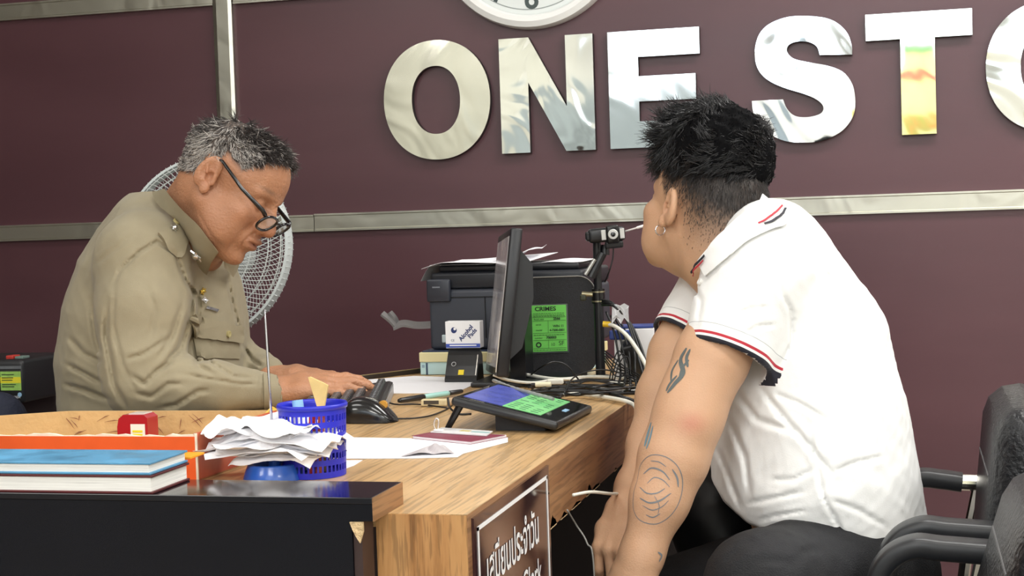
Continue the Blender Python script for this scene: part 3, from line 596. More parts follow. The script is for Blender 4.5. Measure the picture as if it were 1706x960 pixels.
# signature tablet
FRt, FLt, BRt = np.array([-.494, 2.147, .762]), np.array([-.654, 2.150, .800]), np.array([-.512, 2.384, .762])
eu = (FLt-FRt); Lu = np.linalg.norm(eu); eu /= Lu; ev = BRt-FRt; ev -= eu*np.dot(ev, eu); Lv = np.linalg.norm(ev); ev /= Lv; en = np.cross(ev, eu); en = en if en[2] > 0 else -en
t = thing('signature_tablet', 'black signature tablet with blue and green screen tilted on a leg', 'tablet', (-.58, 2.26, .75))
ctr = FRt+eu*Lu/2+ev*Lv/2; Mt = np.stack([eu, ev, en], 1)
MB().box(ctr-en*.002, (Lu, Lv, .013), M=Mt, bev=.005).build('housing', mat('tablet_black', (34, 36, 38), .35), t, 'auto')
def tquad(name, a0, a1, b0, b1, mt, lift=.0047): return MB().frame(FRt+eu*Lu*a0+ev*Lv*b0+en*lift, eu*Lu*(a1-a0), ev*Lv*(b1-b0), en*.0005).build(name, mt, t)
tquad('glass_bezel', .03, .97, .04, .96, mat('tablet_glass', (10, 12, 14), .08, coat=.5), .0045)
M_sb = mat('screen_blue', (62, 72, 152), .25, rgb2=(86, 96, 178), scale=30, emit=.45); M_sg = mat('screen_green', (120, 205, 130), .25, rgb2=(140, 216, 140), scale=18, emit=.35)
tquad('screen_blue_half', .56, .93, .10, .90, M_sb, .0051); tquad('screen_green_half', .20, .56, .10, .90, M_sg, .0051)
m = MB(); rn = random.Random(6)
for k in range(11):
    b0 = .14+k*.068
    for a0 in (.24, .36, .46): 
        if rn.random() < .8: m.frame(FRt+eu*Lu*(a0)+ev*Lv*b0+en*.0058, eu*Lu*rn.uniform(.05, .08), ev*Lv*.012, en*.0002)
tag(m.build('screen_text', mat('screen_ink', (50, 90, 80), .5), t), kind='stuff')
tquad('touch_key', .09, .13, .46, .56, mat('touch_glow', (150, 190, 220), .3, emit=.5), .0052)
MB().tube([FLt+ev*.02-en*.008-eu*.01, np.array([-.668, 2.17, .7525])+[.0, .0, 0]], [.006, .0045], 8).build('prop_leg', M_bp, t)
m = MB(); a = FRt+eu*.025+ev*.03-en*.009; b = FRt+eu*.10+ev*.03-en*.009
m.prism([(0, 0), (.075, 0), (.075, 0.022), (.0, .0035)], (a[0], a[1], .7505), (-1, 0, 0), (0, 0, 1), (-.01, .16, 0)); m.build('wedge_base', mat('tablet_base', (30, 30, 34), .5), t)
hinge = [PZ(822, 634, .79), PZ(850, 645, .792), PZ(885, 655, .79), PZ(922, 665, .785)]
m = MB(); P_ = smoothpath(hinge, 8); rr = [.0026+.0007*(i % 2) for i in range(len(P_))]; m.tube(P_, rr, 8)
tag(m.build('coiled_cord', mat('coil_grey', (150, 152, 150), .5)), 'grey ribbed coiled cord along the back of the tablet', 'cord')

# card reader + alcohol pads
rb_ = PD(772, 627, 2.98); rb_[2] = .7515
t = thing('card_reader', 'black smart card reader stand with a yellow chip mark', 'card reader', rb_)
w = .064; prof = [(0, 0), (.052, 0), (.048, .048), (.034, .062), (.026, .05), (.014, .03), (.004, .012), (0, .006)]
m = MB(); m.prism([(b, z) for b, z in prof], (rb_[0]-w/2, rb_[1]-.02, rb_[2]), (0, 1, 0), (0, 0, 1), (w, 0, 0)); m.build('body', mat('reader_black', (22, 23, 26), .3, coat=.2), t)
def rq(name, x0, x1, s0, s1, mt):      # on the sloped face
    a, b = np.array([.004, .012]), np.array([.026, .05]); d = b-a; p = lambda s_: a+d*s_; nrm = np.array([-d[1], d[0]])/np.linalg.norm(d)*.0005
    A = np.array([rb_[0]+x0, rb_[1]-.02+p(s0)[0]+nrm[0], rb_[2]+p(s0)[1]+nrm[1]]); return MB().frame(A, (x1-x0, 0, 0), (0, (p(s1)-p(s0))[0], (p(s1)-p(s0))[1]), (0, -.0006, .0003)).build(name, mt, t)
rq('chip_mark', -.006, .005, .03, .27, mat('chip_yellow', (240, 212, 40), .4)); rq('edge_line', .0285, .0300, .0, 1.0, mat('clip_metal', (226, 222, 214), .25, metal=.7))
m = MB(); c = rb_+np.array([-.017, -.02+.0145, .0335]); m.lathe(c, [(.0035, 0), (.0045, .0004), (.0048, .0004), (.0048, 0)], 20, ax=(0, -.86, .5)); m.build('ring_logo', mat('reader_logo', (170, 170, 172), .5), t)
pb = rb_+np.array([-.001, .012, .0625])
t = thing('alcohol_pads_box', 'small white and blue box of alcohol pads on the card reader', 'box', pb)
bw_, bh_ = .070, .052; x0, y0, z0 = pb[0]-.034, pb[1]-.006, pb[2]
MB().box((x0+bw_/2, y0+.012, z0+bh_/2+.001), (bw_, .026, bh_), bev=.001).build('carton', mat('carton_white', (244, 244, 246), .5), t)
MB().frame((x0+.0005, y0-.0016, z0+.002), (bw_-.001, 0, 0), (0, .0004, 0), (0, 0, .0075)).build('blue_band', mat('pads_blue', (60, 84, 176), .5), t)
MB().frame((x0+.008, y0-.0020, z0+.0052), (bw_-.016, 0, 0), (0, .0004, 0), (0, 0, .0022)).build('band_line', mat('carton_white', (244, 244, 246), .5), t)
M_ink = mat('print_navy', (40, 56, 110), .5)
m = MB(); q = math.radians(48); u, v = np.array([math.cos(q), 0, math.sin(q)]), np.array([-math.sin(q), 0, math.cos(q)])
put_text(m, 'Alcohol', (x0+.032, y0-.0012, z0+.014), u, v, .0118, .0004); m.build('title_lettering', M_ink, t)
m = MB(); put_text(m, 'Pads', (x0+.050, y0-.0012, z0+.019), u, v, .0118, .0003); m.build('subtitle_lettering', M_ink, t)
m = MB(); put_text(m, 'CE', (x0+.011, y0-.0012, z0+.014), (1, 0, 0), (0, 0, 1), .006, .0); m.build('ce_mark', M_ink, t)
m = MB(); m.lathe((x0+.0175, y0-.0012, z0+.036), [(0, 0), (.0058, 0), (.0058, .0004), (0, .0004)], 24, ax=(0, -1, 0)); m.build('round_emblem', M_ink, t)
m = MB(); m.lathe((x0+.0195, y0-.0018, z0+.0385), [(0, 0), (.0026, 0), (.0026, .0004), (0, .0004)], 16, ax=(0, -1, 0)); m.build('emblem_cutout', mat('carton_white', (244, 244, 246), .5), t)

# carton stack under the printer
M_cream = mat('carton_cream', (232, 222, 172), .6, var=.05); M_cyan = mat('carton_cyan', (198, 232, 236), .6, var=.04)
c0 = PZ(697, 626, .7505)
t = thing('cyan_carton', 'low pale cyan carton under the cream one, left of the card reader', 'box', c0)
MB().box((c0[0]+.17, c0[1]+.13, .7636), (.34, .23, .026), bev=.001).build('carton', M_cyan, t)
MB().frame((c0[0]+.012, c0[1]+.0142, .7508), (.004, 0, 0), (0, .0006, 0), (0, 0, .024)).build('edge_mark', mat('carton_mark', (60, 84, 110), .5), t)
MB().frame((c0[0]+.0035, c0[1]+.0142, .765), (.006, 0, 0), (0, .0006, 0), (0, 0, .006)).build('stamp_mark', mat('carton_logo', (150, 180, 196), .5), t)
t = thing('cream_carton', 'flat cream carton with a dark lid lying under the printer', 'box', c0+[0, 0, .026])
MB().box((c0[0]+.172, c0[1]+.13, .7866), (.345, .24, .0195), bev=.0015).build('carton', M_cream, t)
MB().box((c0[0]+.172, c0[1]+.132, .7977), (.335, .232, .0024)).build('lid', mat('carton_navy', (44, 56, 84), .5), t)

# printer
pd_ = 3.16; PL, PR = PD(719, 575, pd_), PD(1000, 575, pd_); px0 = PL[0]; py0 = c0[1]+.035; pz0 = .7992
t = thing('office_printer', 'dark grey office printer behind the monitor with papers on top', 'printer', (px0+.17, py0+.15, pz0))
M_pr = mat('printer_grey', (62, 66, 76), .42, var=.05, scale=3); M_prd = mat('printer_dark', (34, 37, 44), .4)
MB().box((px0+.162, py0+.14, pz0+.062), (.324, .28, .123), bev=.008).build('body', M_pr, t, 'auto')
MB().box((px0+.164, py0+.14, pz0+.141), (.32, .275, .034), bev=.007).build('scanner_lid', M_prd, t, 'auto')
MB().box((px0+.166, py0+.135, pz0+.165), (.295, .24, .014), bev=.005).build('document_cover', mat('printer_black', (24, 26, 31), .4), t, 'auto')
MB().box((px0+.0235, py0-.003, pz0+.122), (.050, .012, .046), bev=.004).build('control_panel', mat('printer_panel', (50, 53, 62), .35), t, 'auto')
MB().box((px0+.02, py0-.0097, pz0+.129), (.016, .002, .003)).build('panel_lamp', mat('printer_mark', (120, 124, 132), .4), t)
MB().box((px0+.12, py0-.001, pz0+.066), (.0015, .003, .085)).build('door_seam', mat('seam_black', (12, 12, 14), .6), t)
MB().box((px0+.10, py0-.001, pz0+.1075), (.19, .003, .0015)).build('top_seam', mat('seam_black', (12, 12, 14), .6), t)
MB().box((px0+.044, py0-.0005, pz0+.023), (.036, .004, .0165), bev=.0078).build('handle_recess', mat('recess_pale', (186, 200, 204), .4), t)
# paper tray arm
t = thing('tray_support', 'grey forked plastic paper support sticking out left of the printer', 'tray', PD(680, 545, 3.2))
d = 3.17; P_ = [PD(722, 543, d), PD(695, 544, d), PD(672, 541, d), PD(655, 547, d)]
M_arm = mat('arm_grey', (120, 118, 118), .4); m = MB()
def ribbon(pts, w, th, nrm=(0, 0, 1)):
    pts = [np.array(p) for p in pts]; q = MB(); G = []
    for i, p in enumerate(pts):
        tg = pts[min(i+1, len(pts)-1)]-pts[max(i-1, 0)]; tg /= np.linalg.norm(tg); s_ = np.cross(tg, nrm); s_ /= np.linalg.norm(s_); ww = w[i] if not np.isscalar(w) else w; G.append([p-s_*ww/2, p+s_*ww/2])
    return q.sheet(np.array(G), np.array(nrm)*th)
ribbon(smoothpath(P_, 5), .03, .005, (0, -.3, 1)).build('bar', M_arm, t)
ribbon(smoothpath([PD(660, 546, d), PD(650, 535, d), PD(636, 524, d)], 5), .02, .005, (.5, -.2, .8)).build('prong', M_arm, t)
ribbon(smoothpath([PD(662, 545, d+.01), PD(657, 532, d+.01), PD(648, 521, d+.01)], 5), .014, .005, (.8, -.2, .5)).build('prong', M_arm, t)
# papers on the printer
zt_ = pz0+.1725
def drapesheet(corners, bend, name, label, mt=M_paper, n=16):
    A, B, C_, D_ = [np.array(q, float) for q in corners]; U_, V_ = np.meshgrid(np.linspace(0, 1, n), np.linspace(0, 1, n), indexing='ij'); u, v = U_[..., None], V_[..., None]
    G = (1-u)*(1-v)*A+u*(1-v)*B+u*v*C_+(1-u)*v*D_; G[..., 2] += bend(U_, V_); o = MB().sheet(G, np.array([0, 0, -.0005])).build(name, mt); return tag(o, label, 'paper', 'papers lying on the printer')
drapesheet([(px0-.012, py0-.004, zt_+.002), (px0+.20, py0-.004, zt_+.004), (px0+.225, py0+.22, zt_+.006), (px0+.01, py0+.22, zt_+.006)], lambda u, v: .004*np.sin(3*u+1)*(1-v)+.012*np.clip(u-.15, 0, 1)*v-.012*np.clip(.18-u, 0, 1)*5*(1-v), 'printed_sheet', 'white printed sheet hanging over the left front of the printer')
drapesheet([(px0-.022, py0+.02, zt_+.001), (px0+.14, py0+.0, zt_+.001), (px0+.12, py0+.16, zt_+.002), (px0-.024, py0+.18, zt_+.001)], lambda u, v: -.045*np.clip(.12-u, 0, 1)*6, 'creased_sheet', 'grey creased sheet drooping over the left side of the printer', mat('paper_grey', (196, 198, 200), .7))
drapesheet([(px0+.13, py0+.02, zt_+.008), (px0+.212, py0+.05, zt_+.022), (px0+.205, py0+.20, zt_+.03), (px0+.14, py0+.20, zt_+.012)], lambda u, v: .006*np.abs(np.sin(5*u+2*v)), 'curled_sheet', 'curled white sheet standing up behind the monitor top')
drapesheet([(px0+.235, py0+.02, zt_+.001), (px0+.32, py0+.02, zt_+.001), (px0+.315, py0+.22, zt_+.002), (px0+.235, py0+.22, zt_+.002)], lambda u, v: .001*np.sin(6*u), 'flat_sheet', 'flat white sheet at the right end of the printer top')

# monitor seen edge-on
NB = PD(827, 628, 2.75); FB = PZ(807, 598, NB[2]); NT = PD(851, 379, 2.757)
up = NT-NB; Hm = np.linalg.norm(up); up /= Hm; wd = FB-NB; wd -= up*np.dot(wd, up); Wm = .30; wd /= np.linalg.norm(wd); nm = np.cross(up, wd); nm = nm if nm[0] < 0 else -nm
t = thing('computer_monitor', 'black computer monitor seen edge-on, screen facing the uniformed person', 'monitor', (NB+wd*.2)*[1, 1, 0]+[0.05, 0, .75])
Mm = np.stack([wd, up, nm], 1); mc2 = NB+wd*Wm/2+up*Hm/2-nm*.011
M_mon = mat('monitor_black', (28, 29, 33), .32)
MB().box(mc2, (Wm, Hm, .022), M=Mm, bev=.004).build('casing', M_mon, t, 'auto')
MB().box(mc2+nm*.0115, (Wm-.026, Hm-.03, .001), M=Mm).build('screen', mat('monitor_screen_glare', (120, 116, 118), .15, rgb2=(232, 228, 224), scale=7, emit=.25), t)  # pale mottling and glow stand in for the reflection on the screen
MB().box(NB+wd*.008+up*.045+nm*.0012, (.011, .075, .0008), M=Mm).build('bezel_sticker', mat('sticker_cream', (236, 230, 216), .5, var=.2, scale=120), t)
m = MB(); prof = [(.03, 0), (.055, .022), (Hm*.55, .034), (Hm-.06, .026), (Hm-.035, 0)]
m.prism([(a, b) for a, b in prof], NB+wd*.03-nm*.022, up, -nm, wd*(Wm-.06)); m.build('rear_shell', mat('monitor_back', (24, 25, 28), .4), t)
bs = NB+wd*.2-nm*.03; MB().box((bs[0]+.045, bs[1], .755), (.17, .2, .009), bev=.003).build('stand_base', M_mon, t)
MB().frame(np.array([bs[0]+.02, bs[1]-.03, .757]), (.03, 0, 0), (0, .06, 0), (0.0, 0, .15)).build('stand_neck', M_mon, t)

# black textured case with green sticker
cA, cB = PD(868, 622, 3.02), PD(1000, 622, 3.02); cz0 = .757; cw = cB[0]-cA[0]; chh = .193; cyf = (cA[1]+cB[1])/2
t = thing('equipment_case', 'black textured rounded case bearing a green form behind the monitor', 'case', (cA[0]+cw/2, cyf+.04, .751))
rr_ = .034; R4 = []
for (ccx, ccz, a0) in [(cw-rr_, chh-rr_, 0), (rr_, chh-rr_, 90), (rr_, rr_, 180), (cw-rr_, rr_, 270)]:
    for k in range(9): q = math.radians(a0+90*k/8); R4.append((ccx+rr_*math.cos(q), ccz+rr_*math.sin(q)))
M_case = mat('case_textured', (26, 27, 31), .5, var=.35, scale=240, stretch=(1, 1, 1), bump=.2, bscale=700)
ux = (cB-cA)*[1, 1, 0]; ux = ux/np.linalg.norm(ux); uy = np.array([-ux[1], ux[0], 0])
co = np.array([cA[0], cA[1], cz0-.004])
MB().prism(R4, co, ux, (0, 0, 1), uy*.05).build('shell', M_case, t)
o = MB().tube([co+ux*a+np.array([0, 0, b])-uy*.0005 for a, b in R4[:14]], .0014, 6).build('edge_trim', mat('case_trim', (120, 118, 112), .4), t, True)
MB().frame(co+ux*.02+uy*.01-[0, 0, .0025], ux*(cw-.04), uy*.04, (0, 0, .008)).build('foot', M_bp, t)
# green form
g0 = co+ux*.025-uy*.0022+np.array([0, 0, .047]); gw, gh = .0675, .091
t = thing('green_form_sticker', 'bright green CRIMES form in a clear sleeve on the black case', 'sticker', g0)
MB().frame(g0-ux*.003-[0, 0, .003], ux*(gw+.006), uy*.0012, (0, 0, gh+.005)).build('clear_sleeve', mat('sleeve_clear', (70, 82, 78), .12, coat=.5), t)
MB().frame(g0-uy*.0006, ux*gw, uy*.0005, (0, 0, gh)).build('green_sheet', mat('form_green', (120, 222, 96), .5), t)
M_fi = mat('form_ink', (24, 48, 30), .6); gq = lambda a, b: g0+ux*gw*a+np.array([0, 0, gh*b])-uy*.0009
m = MB(); put_text(m, 'CRIMES', gq(.09, .885), ux, (0, 0, 1), .0112, .0003, sx=1.12); m.build('title_lettering', M_fi, t)
def line(mm, a0, b0, a1, b1, th=.0005): mm.frame(gq(a0, b0), ux*max(gw*(a1-a0), th), -uy*.0003, (0, 0, max(gh*(b1-b0), th)))
m = MB()
for b in (.74, .665, .40, .245, .07): line(m, .02, b, .98, b)
line(m, .46, .40, .46, .665); line(m, .46, .07, .46, .245)
m.build('ruled_lines', M_fi, t)
for txt, a, b, s_, bo in [('fiscal year', .05, .685, .0052, 0), ('2566', .62, .685, .0066, .0003), ('serial', .1, .57, .005, 0), ('model', .1, .45, .005, 0), ('WIN 11', .6, .525, .0064, .0002), ('4-7200-0001', .5, .44, .0058, .0002), ('number', .06, .28, .005, 0), ('700003', .4, .28, .0066, .0003), ('10', .52, .12, .0085, 0), ('SF', .75, .13, .012, 0)]:
    m = MB(); put_text(m, txt, gq(a, b), ux, (0, 0, 1), s_, bo); m.build('form_print', M_fi, t)
m = MB(); rn = random.Random(8)
for b in (.82, .785, .76, .355, .03):
    a = .04
    while a < .94: w_ = rn.uniform(.03, .09); line(m, a, b, min(a+w_, .96), b+.009, .0004); a += w_+.018
tag(m.build('small_print', M_fi, t), kind='stuff')
MB().lathe(gq(.17, .15), [(.003, 0), (.005, .0002), (.0055, .0002), (.0055, 0)], 24, ax=-uy).build('seal_ring', M_fi, t)

# webcam stand
sb = PZ(1001, 632, .7505); t = thing('webcam_stand', 'black pole stand with clamp and folding arm holding the webcam', 'stand', sb)
pt = PD(1003, 398, 2.95); MB().lathe(sb, [(0, 0), (.03, 0), (.03, .004), (.012, .009), (0, .009)], 32).build('base', M_bp, t)
zz = lambda z: np.array([sb[0]+.0, sb[1], z])
MB().tube([zz(.757), zz(.915)], .0095, 16).build('lower_tube', M_mon, t); MB().tube([zz(.91), zz(1.012)], .0078, 16).build('upper_tube', M_mon, t)
MB().cyl(zz(.896), zz(.924), .0125).build('collar', mat('collar_black', (18, 18, 20), .3), t)
M_br = mat('clamp_nickel', (176, 170, 140), .3, metal=.8)
m = MB(); m.cyl(zz(.899), zz(.9015), .0132); m.build('collar_ring', M_br, t); MB().cyl(zz(.917), zz(.9195), .0132).build('collar_ring', M_br, t)
c = zz(.912)+np.array([-.022, -.006, 0]); MB().cyl(c+[-.008, 0, .003], c+[.013, 0, .001], .0048, n=14).build('clamp_screw', M_br, t)
MB().box(c+[-.006, 0, -.004], (.012, .012, .012), bev=.003).build('clamp_knob', mat('knob_olive', (62, 66, 50), .4), t)
a, b = PD(984, 462, 2.9), PD(1004, 422, 2.9); MB().tube([a, b], .0085, 12).build('folding_arm', mat('arm_black', (30, 32, 34), .35), t)
MB().tube([PD(975, 458, 2.885), PD(991, 432, 2.885)], .0035, 10).build('arm_slide', mat('arm_silver', (170, 170, 164), .3, metal=.5), t)
MB().cyl(PD(1008, 408, 2.93), PD(1008, 425, 2.93), .008, .009).build('tilt_joint', M_mon, t)
wc = PD(1012, 391, 2.9); t = thing('webcam', 'black webcam with silver side panels and round lens on the pole', 'webcam', wc-[0, 0, .02])
wx = np.array([math.cos(.28), math.sin(.28), .06]); wx /= np.linalg.norm(wx); wy = np.cross([0, 0, 1], wx); wy /= np.linalg.norm(wy); wz = np.cross(wx, wy); Mw = np.stack([wx, wy, wz], 1)
MB().box(wc-wx*.002, (.070, .026, .027), M=Mw, bev=.007).build('housing', M_mon, t, 'auto')
MB().box(wc+wx*.009-wy*.011, (.024, .012, .034), M=Mw, bev=.004).build('lens_block', mat('collar_black', (18, 18, 20), .3), t, 'auto')
M_sil = mat('panel_silver', (206, 208, 206), .3)
for s_ in (-1, 1): MB().box(wc+wx*(.009+s_*.0175)-wy*.0135, (.0085, .003, .019), M=Mw, bev=.001).build('side_panel', M_sil, t)
lc = wc+wx*.009-wy*.018; MB().lathe(lc, [(0, .002), (.0045, .002), (.0048, .001), (.0085, .001), (.0095, 0), (.0095, -.004)], 32, ax=-wy).build('lens_ring', M_sil, t, 'auto')
MB().lathe(lc-wy*.0012, [(0, .0022), (.003, .0016), (.0047, .0008)], 24, ax=-wy).build('lens', mat('lens_dark', (14, 18, 24), .05, coat=1), t, True)
MB().box(wc-wx*.036, (.012, .02, .018), M=Mw, bev=.004).build('end_cap', M_mon, t)
MB().box(wc+wx*.012-np.array([0, 0, .020]), (.034, .022, .014), M=Mw, bev=.004).build('clip', mat('arm_black', (30, 32, 34), .35), t)
a, b = PD(1040, 386, 2.9), PD(1074, 376, 2.9); m = MB().tube([a, a+(b-a)*.6, a+(b-a)*.64, a+(b-a)*.95, b], [.0016, .0016, .0026, .0026, .001], 8)
tag(m.build('cotton_swab', mat('swab_white', (236, 232, 230), .6), None, True), 'thin white stick pointing right out of the webcam', 'stick')

# box and adapter in the cable tangle
wb = PZ(1078, 636, .7505); t = thing('white_carton', 'white carton with blue flap behind the cable tangle', 'box', wb)
MB().box((wb[0]-.03, wb[1]+.05, .800), (.075, .075, .098), rz=.15, bev=.002).build('carton', mat('carton_white', (244, 244, 246), .5), t)
MB().box((wb[0]-.03, wb[1]+.05, .8515), (.074, .074, .003), rz=.15).build('blue_top', mat('flap_blue', (44, 66, 140), .4, var=.3, scale=40), t)
MB().box((wb[0]-.05, wb[1]+.008, .838), (.04, .008, .018), rz=.15, bev=.003).build('blue_tape', mat('flap_blue', (44, 66, 140), .4), t)
pa = PD(1057, 600, 2.88); m = MB().box(pa, (.026, .045, .075), M=np.array(Matrix.Rotation(-.35, 3, 'Y')@Matrix.Rotation(.3, 3, 'X')), bev=.005)
tag(m.build('power_adapter', mat('adapter_black', (26, 26, 28), .4), None, 'auto'), 'black power adapter hanging in the cables beside the white carton', 'adapter')

# cables
CB = mat('cable_black', (20, 21, 23), .4); CW = mat('cable_white', (226, 224, 212), .45); CG = mat('cable_grey', (150, 150, 146), .5)
def cable(label, pts, r, mt, cat='cable', grp='cables in the tangle behind the tablet'):
    P_ = smoothpath([PD(*q) for q in pts], 8); o = MB().tube(P_, r, 8).build('cable', mt, None, True); return tag(o, label, cat, grp)
Zc = lambda x, y, z: (x, y, float(np.dot(PZ(x, y, z)-cO, cF)))
cable('white cable arching down right of the pole from a yellow plug', [(1008, 540, 2.88), (1025, 544, 2.86), (1045, 560, 2.84), (1063, 585, 2.80), (1078, 612, 2.76)], .0038, CW)
cable('thick white cable crossing the desk in front of the black case', [Zc(852, 618, .77), Zc(880, 625, .765), Zc(930, 632, .76), Zc(985, 628, .76), Zc(1040, 631, .756), Zc(1075, 640, .756)], .0034, CW)
cable('second white cable joining at a white connector', [Zc(822, 625, .775), Zc(850, 634, .765), Zc(890, 638, .76), Zc(930, 632, .764), Zc(980, 634, .758), Zc(1050, 641, .757)], .0028, CW)
cable('white cable bending over the right desk edge', [Zc(925, 661, .76), Zc(960, 657, .757), Zc(1000, 661, .757), Zc(1040, 668, .757), (1057, 676, 2.52), (1062, 690, 2.50)], .0036, CW)
cable('thick black cable curving over the right edge of the desk', [Zc(900, 650, .76), Zc(950, 652, .757), Zc(1000, 654, .757), Zc(1035, 662, .759), (1060, 674, 2.56), (1064, 700, 2.53)], .0042, CB)
cable('black cable looping above the white cables', [Zc(880, 628, .76), (905, 610, 2.83), (925, 603, 2.83), (945, 610, 2.83), Zc(965, 634, .76)], .0016, CB)
cable('thin black cable looping over the white connector', [Zc(940, 655, .757), (955, 630, 2.75), (985, 618, 2.8), (1020, 618, 2.8), (1060, 632, 2.75)], .0014, CB)
cable('black cable running flat behind the grey cable', [Zc(870, 643, .757), Zc(920, 645, .757), Zc(980, 643, .757), Zc(1040, 647, .757), Zc(1078, 650, .757)], .0034, CB)
cable('grey cable lying between two black ones', [Zc(890, 650, .757), Zc(940, 649, .757), Zc(1000, 648, .757), Zc(1045, 652, .757), Zc(1075, 648, .758)], .0026, CG)
for i, (x, y) in enumerate([(1010, 500), (1014, 505), (1018, 512)]):
    cable('black cable hanging from the pole clamp down the right side', [(1003, 500+4*i, 2.9), (1020+2*i, 505+3*i, 2.88-.01*i), (1042+3*i, 530+3*i, 2.86), (1055+4*i, 565, 2.84), (1066+5*i, 605, 2.8), (1076+3*i, 640, 2.76)], .0024, CB)
for i in range(5):
    q = i*7; cable('thin black cable drooping in front of the white carton', [(1008, 585+q*.6, 2.87), (1025, 598+q, 2.84-.01*i), (1042, 612+q*.5, 2.83), (1060-q*.5, 622+q*.3, 2.8), (1078, 634+q*.4, 2.76)], .0013, CB)
for i in range(3):
    cable('thin black cable standing in a loop beside the pole', [(1014+4*i, 640, 2.82), (1020+5*i, 610, 2.82), (1030+5*i, 585+5*i, 2.82), (1040+4*i, 600, 2.82), (1046+3*i, 640, 2.8)], .0012, CB)
cable('thin black webcam cable hanging from the webcam', [(1022, 410, 2.9), (1021, 430, 2.9), (1015, 452, 2.9), (1008, 470, 2.92)], .0014, CB, grp=None)
cable('mouse cable curving from the mouse to the tablet', [Zc(660, 698, .754), Zc(690, 697, .753), Zc(720, 692, .753), Zc(748, 680, .753), (760, 668, 2.47)], .0014, CB, grp=None)
cable('short black keyboard cable running behind the marker', [Zc(640, 668, .756), Zc(660, 674, .753), Zc(700, 674, .753), Zc(745, 680, .753)], .0014, CB, grp=None)
cable('black cord drooping under the raised end of the tablet', [Zc(746, 663, .79), Zc(750, 680, .775), Zc(765, 690, .765), Zc(785, 690, .765)], .0018, CB, grp=None)
cable('white cable hanging below the chipped desk edge', [(955, 825, 2.0), (985, 820, 2.05), (1020, 823, 2.16), (1046, 822, 2.36)], .0022, CW, grp=None)
cable('thin grey wire hanging under the desk to the floor', [(945, 850, 2.05), (960, 875, 2.1), (978, 905, 2.1), (990, 960, 2.1), (1000, 1300, 2.2)], .0012, CG, grp=None)
rk = random.Random(12)
for i in range(9):
    y0_ = 634+rk.uniform(0, 26); pts_ = [Zc(860+rk.uniform(0, 40)+k*36, y0_+rk.uniform(-5, 5)-(k*.8), .756+.004*(k % 2)+rk.uniform(0, .006)) for k in range(6)]
    cable('thin black cable snaking along the desk among the white cables', pts_, rk.choice([.0013, .0018, .0026]), CB)
for i in range(4):
    cable('black cable dropping from behind the pole to the desk', [(1010+8*i, 520+6*i, 2.9), (1022+9*i, 550+5*i, 2.87), (1030+9*i, 590, 2.85), (1034+8*i, 622, 2.82), Zc(1030+10*i, 643, .758)], .0022, CB)
a = PZ(925, 636, .768); tag(MB().box(a, (.03, .011, .010), rz=.1, bev=.003).build('cable_connector', CW), 'white plastic connector joining two white cables', 'connector')
a = PD(1010, 540, 2.875); tag(MB().cyl(a-[.006, 0, 0], a+[.008, 0, -.001], .0055, n=16).build('yellow_plug', mat('plug_yellow', (226, 186, 40), .4)), 'small yellow plug at the pole where the white cable starts', 'plug')
a = PZ(905, 641, .766); t = thing('label_plug', 'small cream cable plug with printed label behind the tablet', 'plug', a)
MB().cyl(a-[.014, 0, 0], a+[.014, 0.002, 0], .0045, n=14).build('sleeve', mat('plug_cream', (226, 220, 190), .5), t); MB().cyl(a-[.022, 0, 0], a-[.014, 0, 0], .003, n=12).build('tip', CB, t)
a = PD(1019, 508, 2.86); t = thing('plastic_bag_scrap', 'crumpled white plastic scrap beside the pole clamp', 'scrap', a)
G = np.array([[a+np.array([.008*i, .004*math.sin(i*2+j), -.006*j+.006*math.sin(3*i+j)]) for j in range(6)] for i in range(5)]); MB().sheet(G, np.array([0, -.0006, 0])).build('scrap', mat('scrap_white', (214, 216, 220), .4), t)

# ------------------------------------------------------------------ left: power unit and navy bag
u0 = PD(41, 672, 3.35); uz = u0[2]; t = thing('power_unit', 'black power supply unit with green and yellow label, cut by the left edge', 'power unit', (u0[0]-.14, u0[1]+.1, uz))
uh = PD(38, 600, 3.35)[2]-uz
MB().box((u0[0]-.14, u0[1]+.1, uz+uh/2), (.28, .2, uh), bev=.008).build('housing', mat('unit_black', (30, 31, 34), .4), t, 'auto')
MB().frame((u0[0]-.275, u0[1]-.002, uz+uh*.80), (.27, 0, 0), (0, .003, 0), (0, 0, .006)).build('seam_line', mat('unit_seam', (110, 114, 118), .4), t)
lx = u0[0]-.056; fy = u0[1]-.0012
MB().frame((lx, fy, uz+uh*.30), (.050, 0, 0), (0, .001, 0), (0, 0, uh*.44)).build('label', mat('label_green', (160, 206, 104), .4, var=.1, scale=90), t)
MB().frame((lx, fy-.0005, uz+uh*.47), (.050, 0, 0), (0, .0005, 0), (0, 0, uh*.14)).build('label_band', mat('label_yellow', (236, 226, 60), .4), t)
m = MB()
for k, (b, w_) in enumerate([(.66, .03), (.585, .028), (.53, .026), (.43, .034), (.38, .03)]): m.frame((lx+.004, fy-.0012, uz+uh*b), (w_, 0, 0), (0, .0004, 0), (0, 0, .0018))
tag(m.build('label_print', mat('label_ink', (60, 80, 50), .5), t), kind='stuff')
MB().lathe((u0[0]-.010, fy, uz+uh*.2), [(0, .0006), (.005, .0006), (.005, 0)], 20, ax=(0, -1, 0)).build('round_mark', mat('unit_mark', (150, 190, 220), .4), t)
m = MB(); put_text(m, 'YUASA', (u0[0]-.032, fy, uz+uh*.12), (1, 0, 0), (0, 0, 1), .0075, .0002); m.build('maker_lettering', mat('unit_print', (200, 205, 210), .5), t)
MB().box((u0[0]-.055, u0[1]+.05, uz+uh+.003), (.018, .03, .008), bev=.002).build('red_terminal', mat('terminal_red', (190, 60, 50), .4), t)
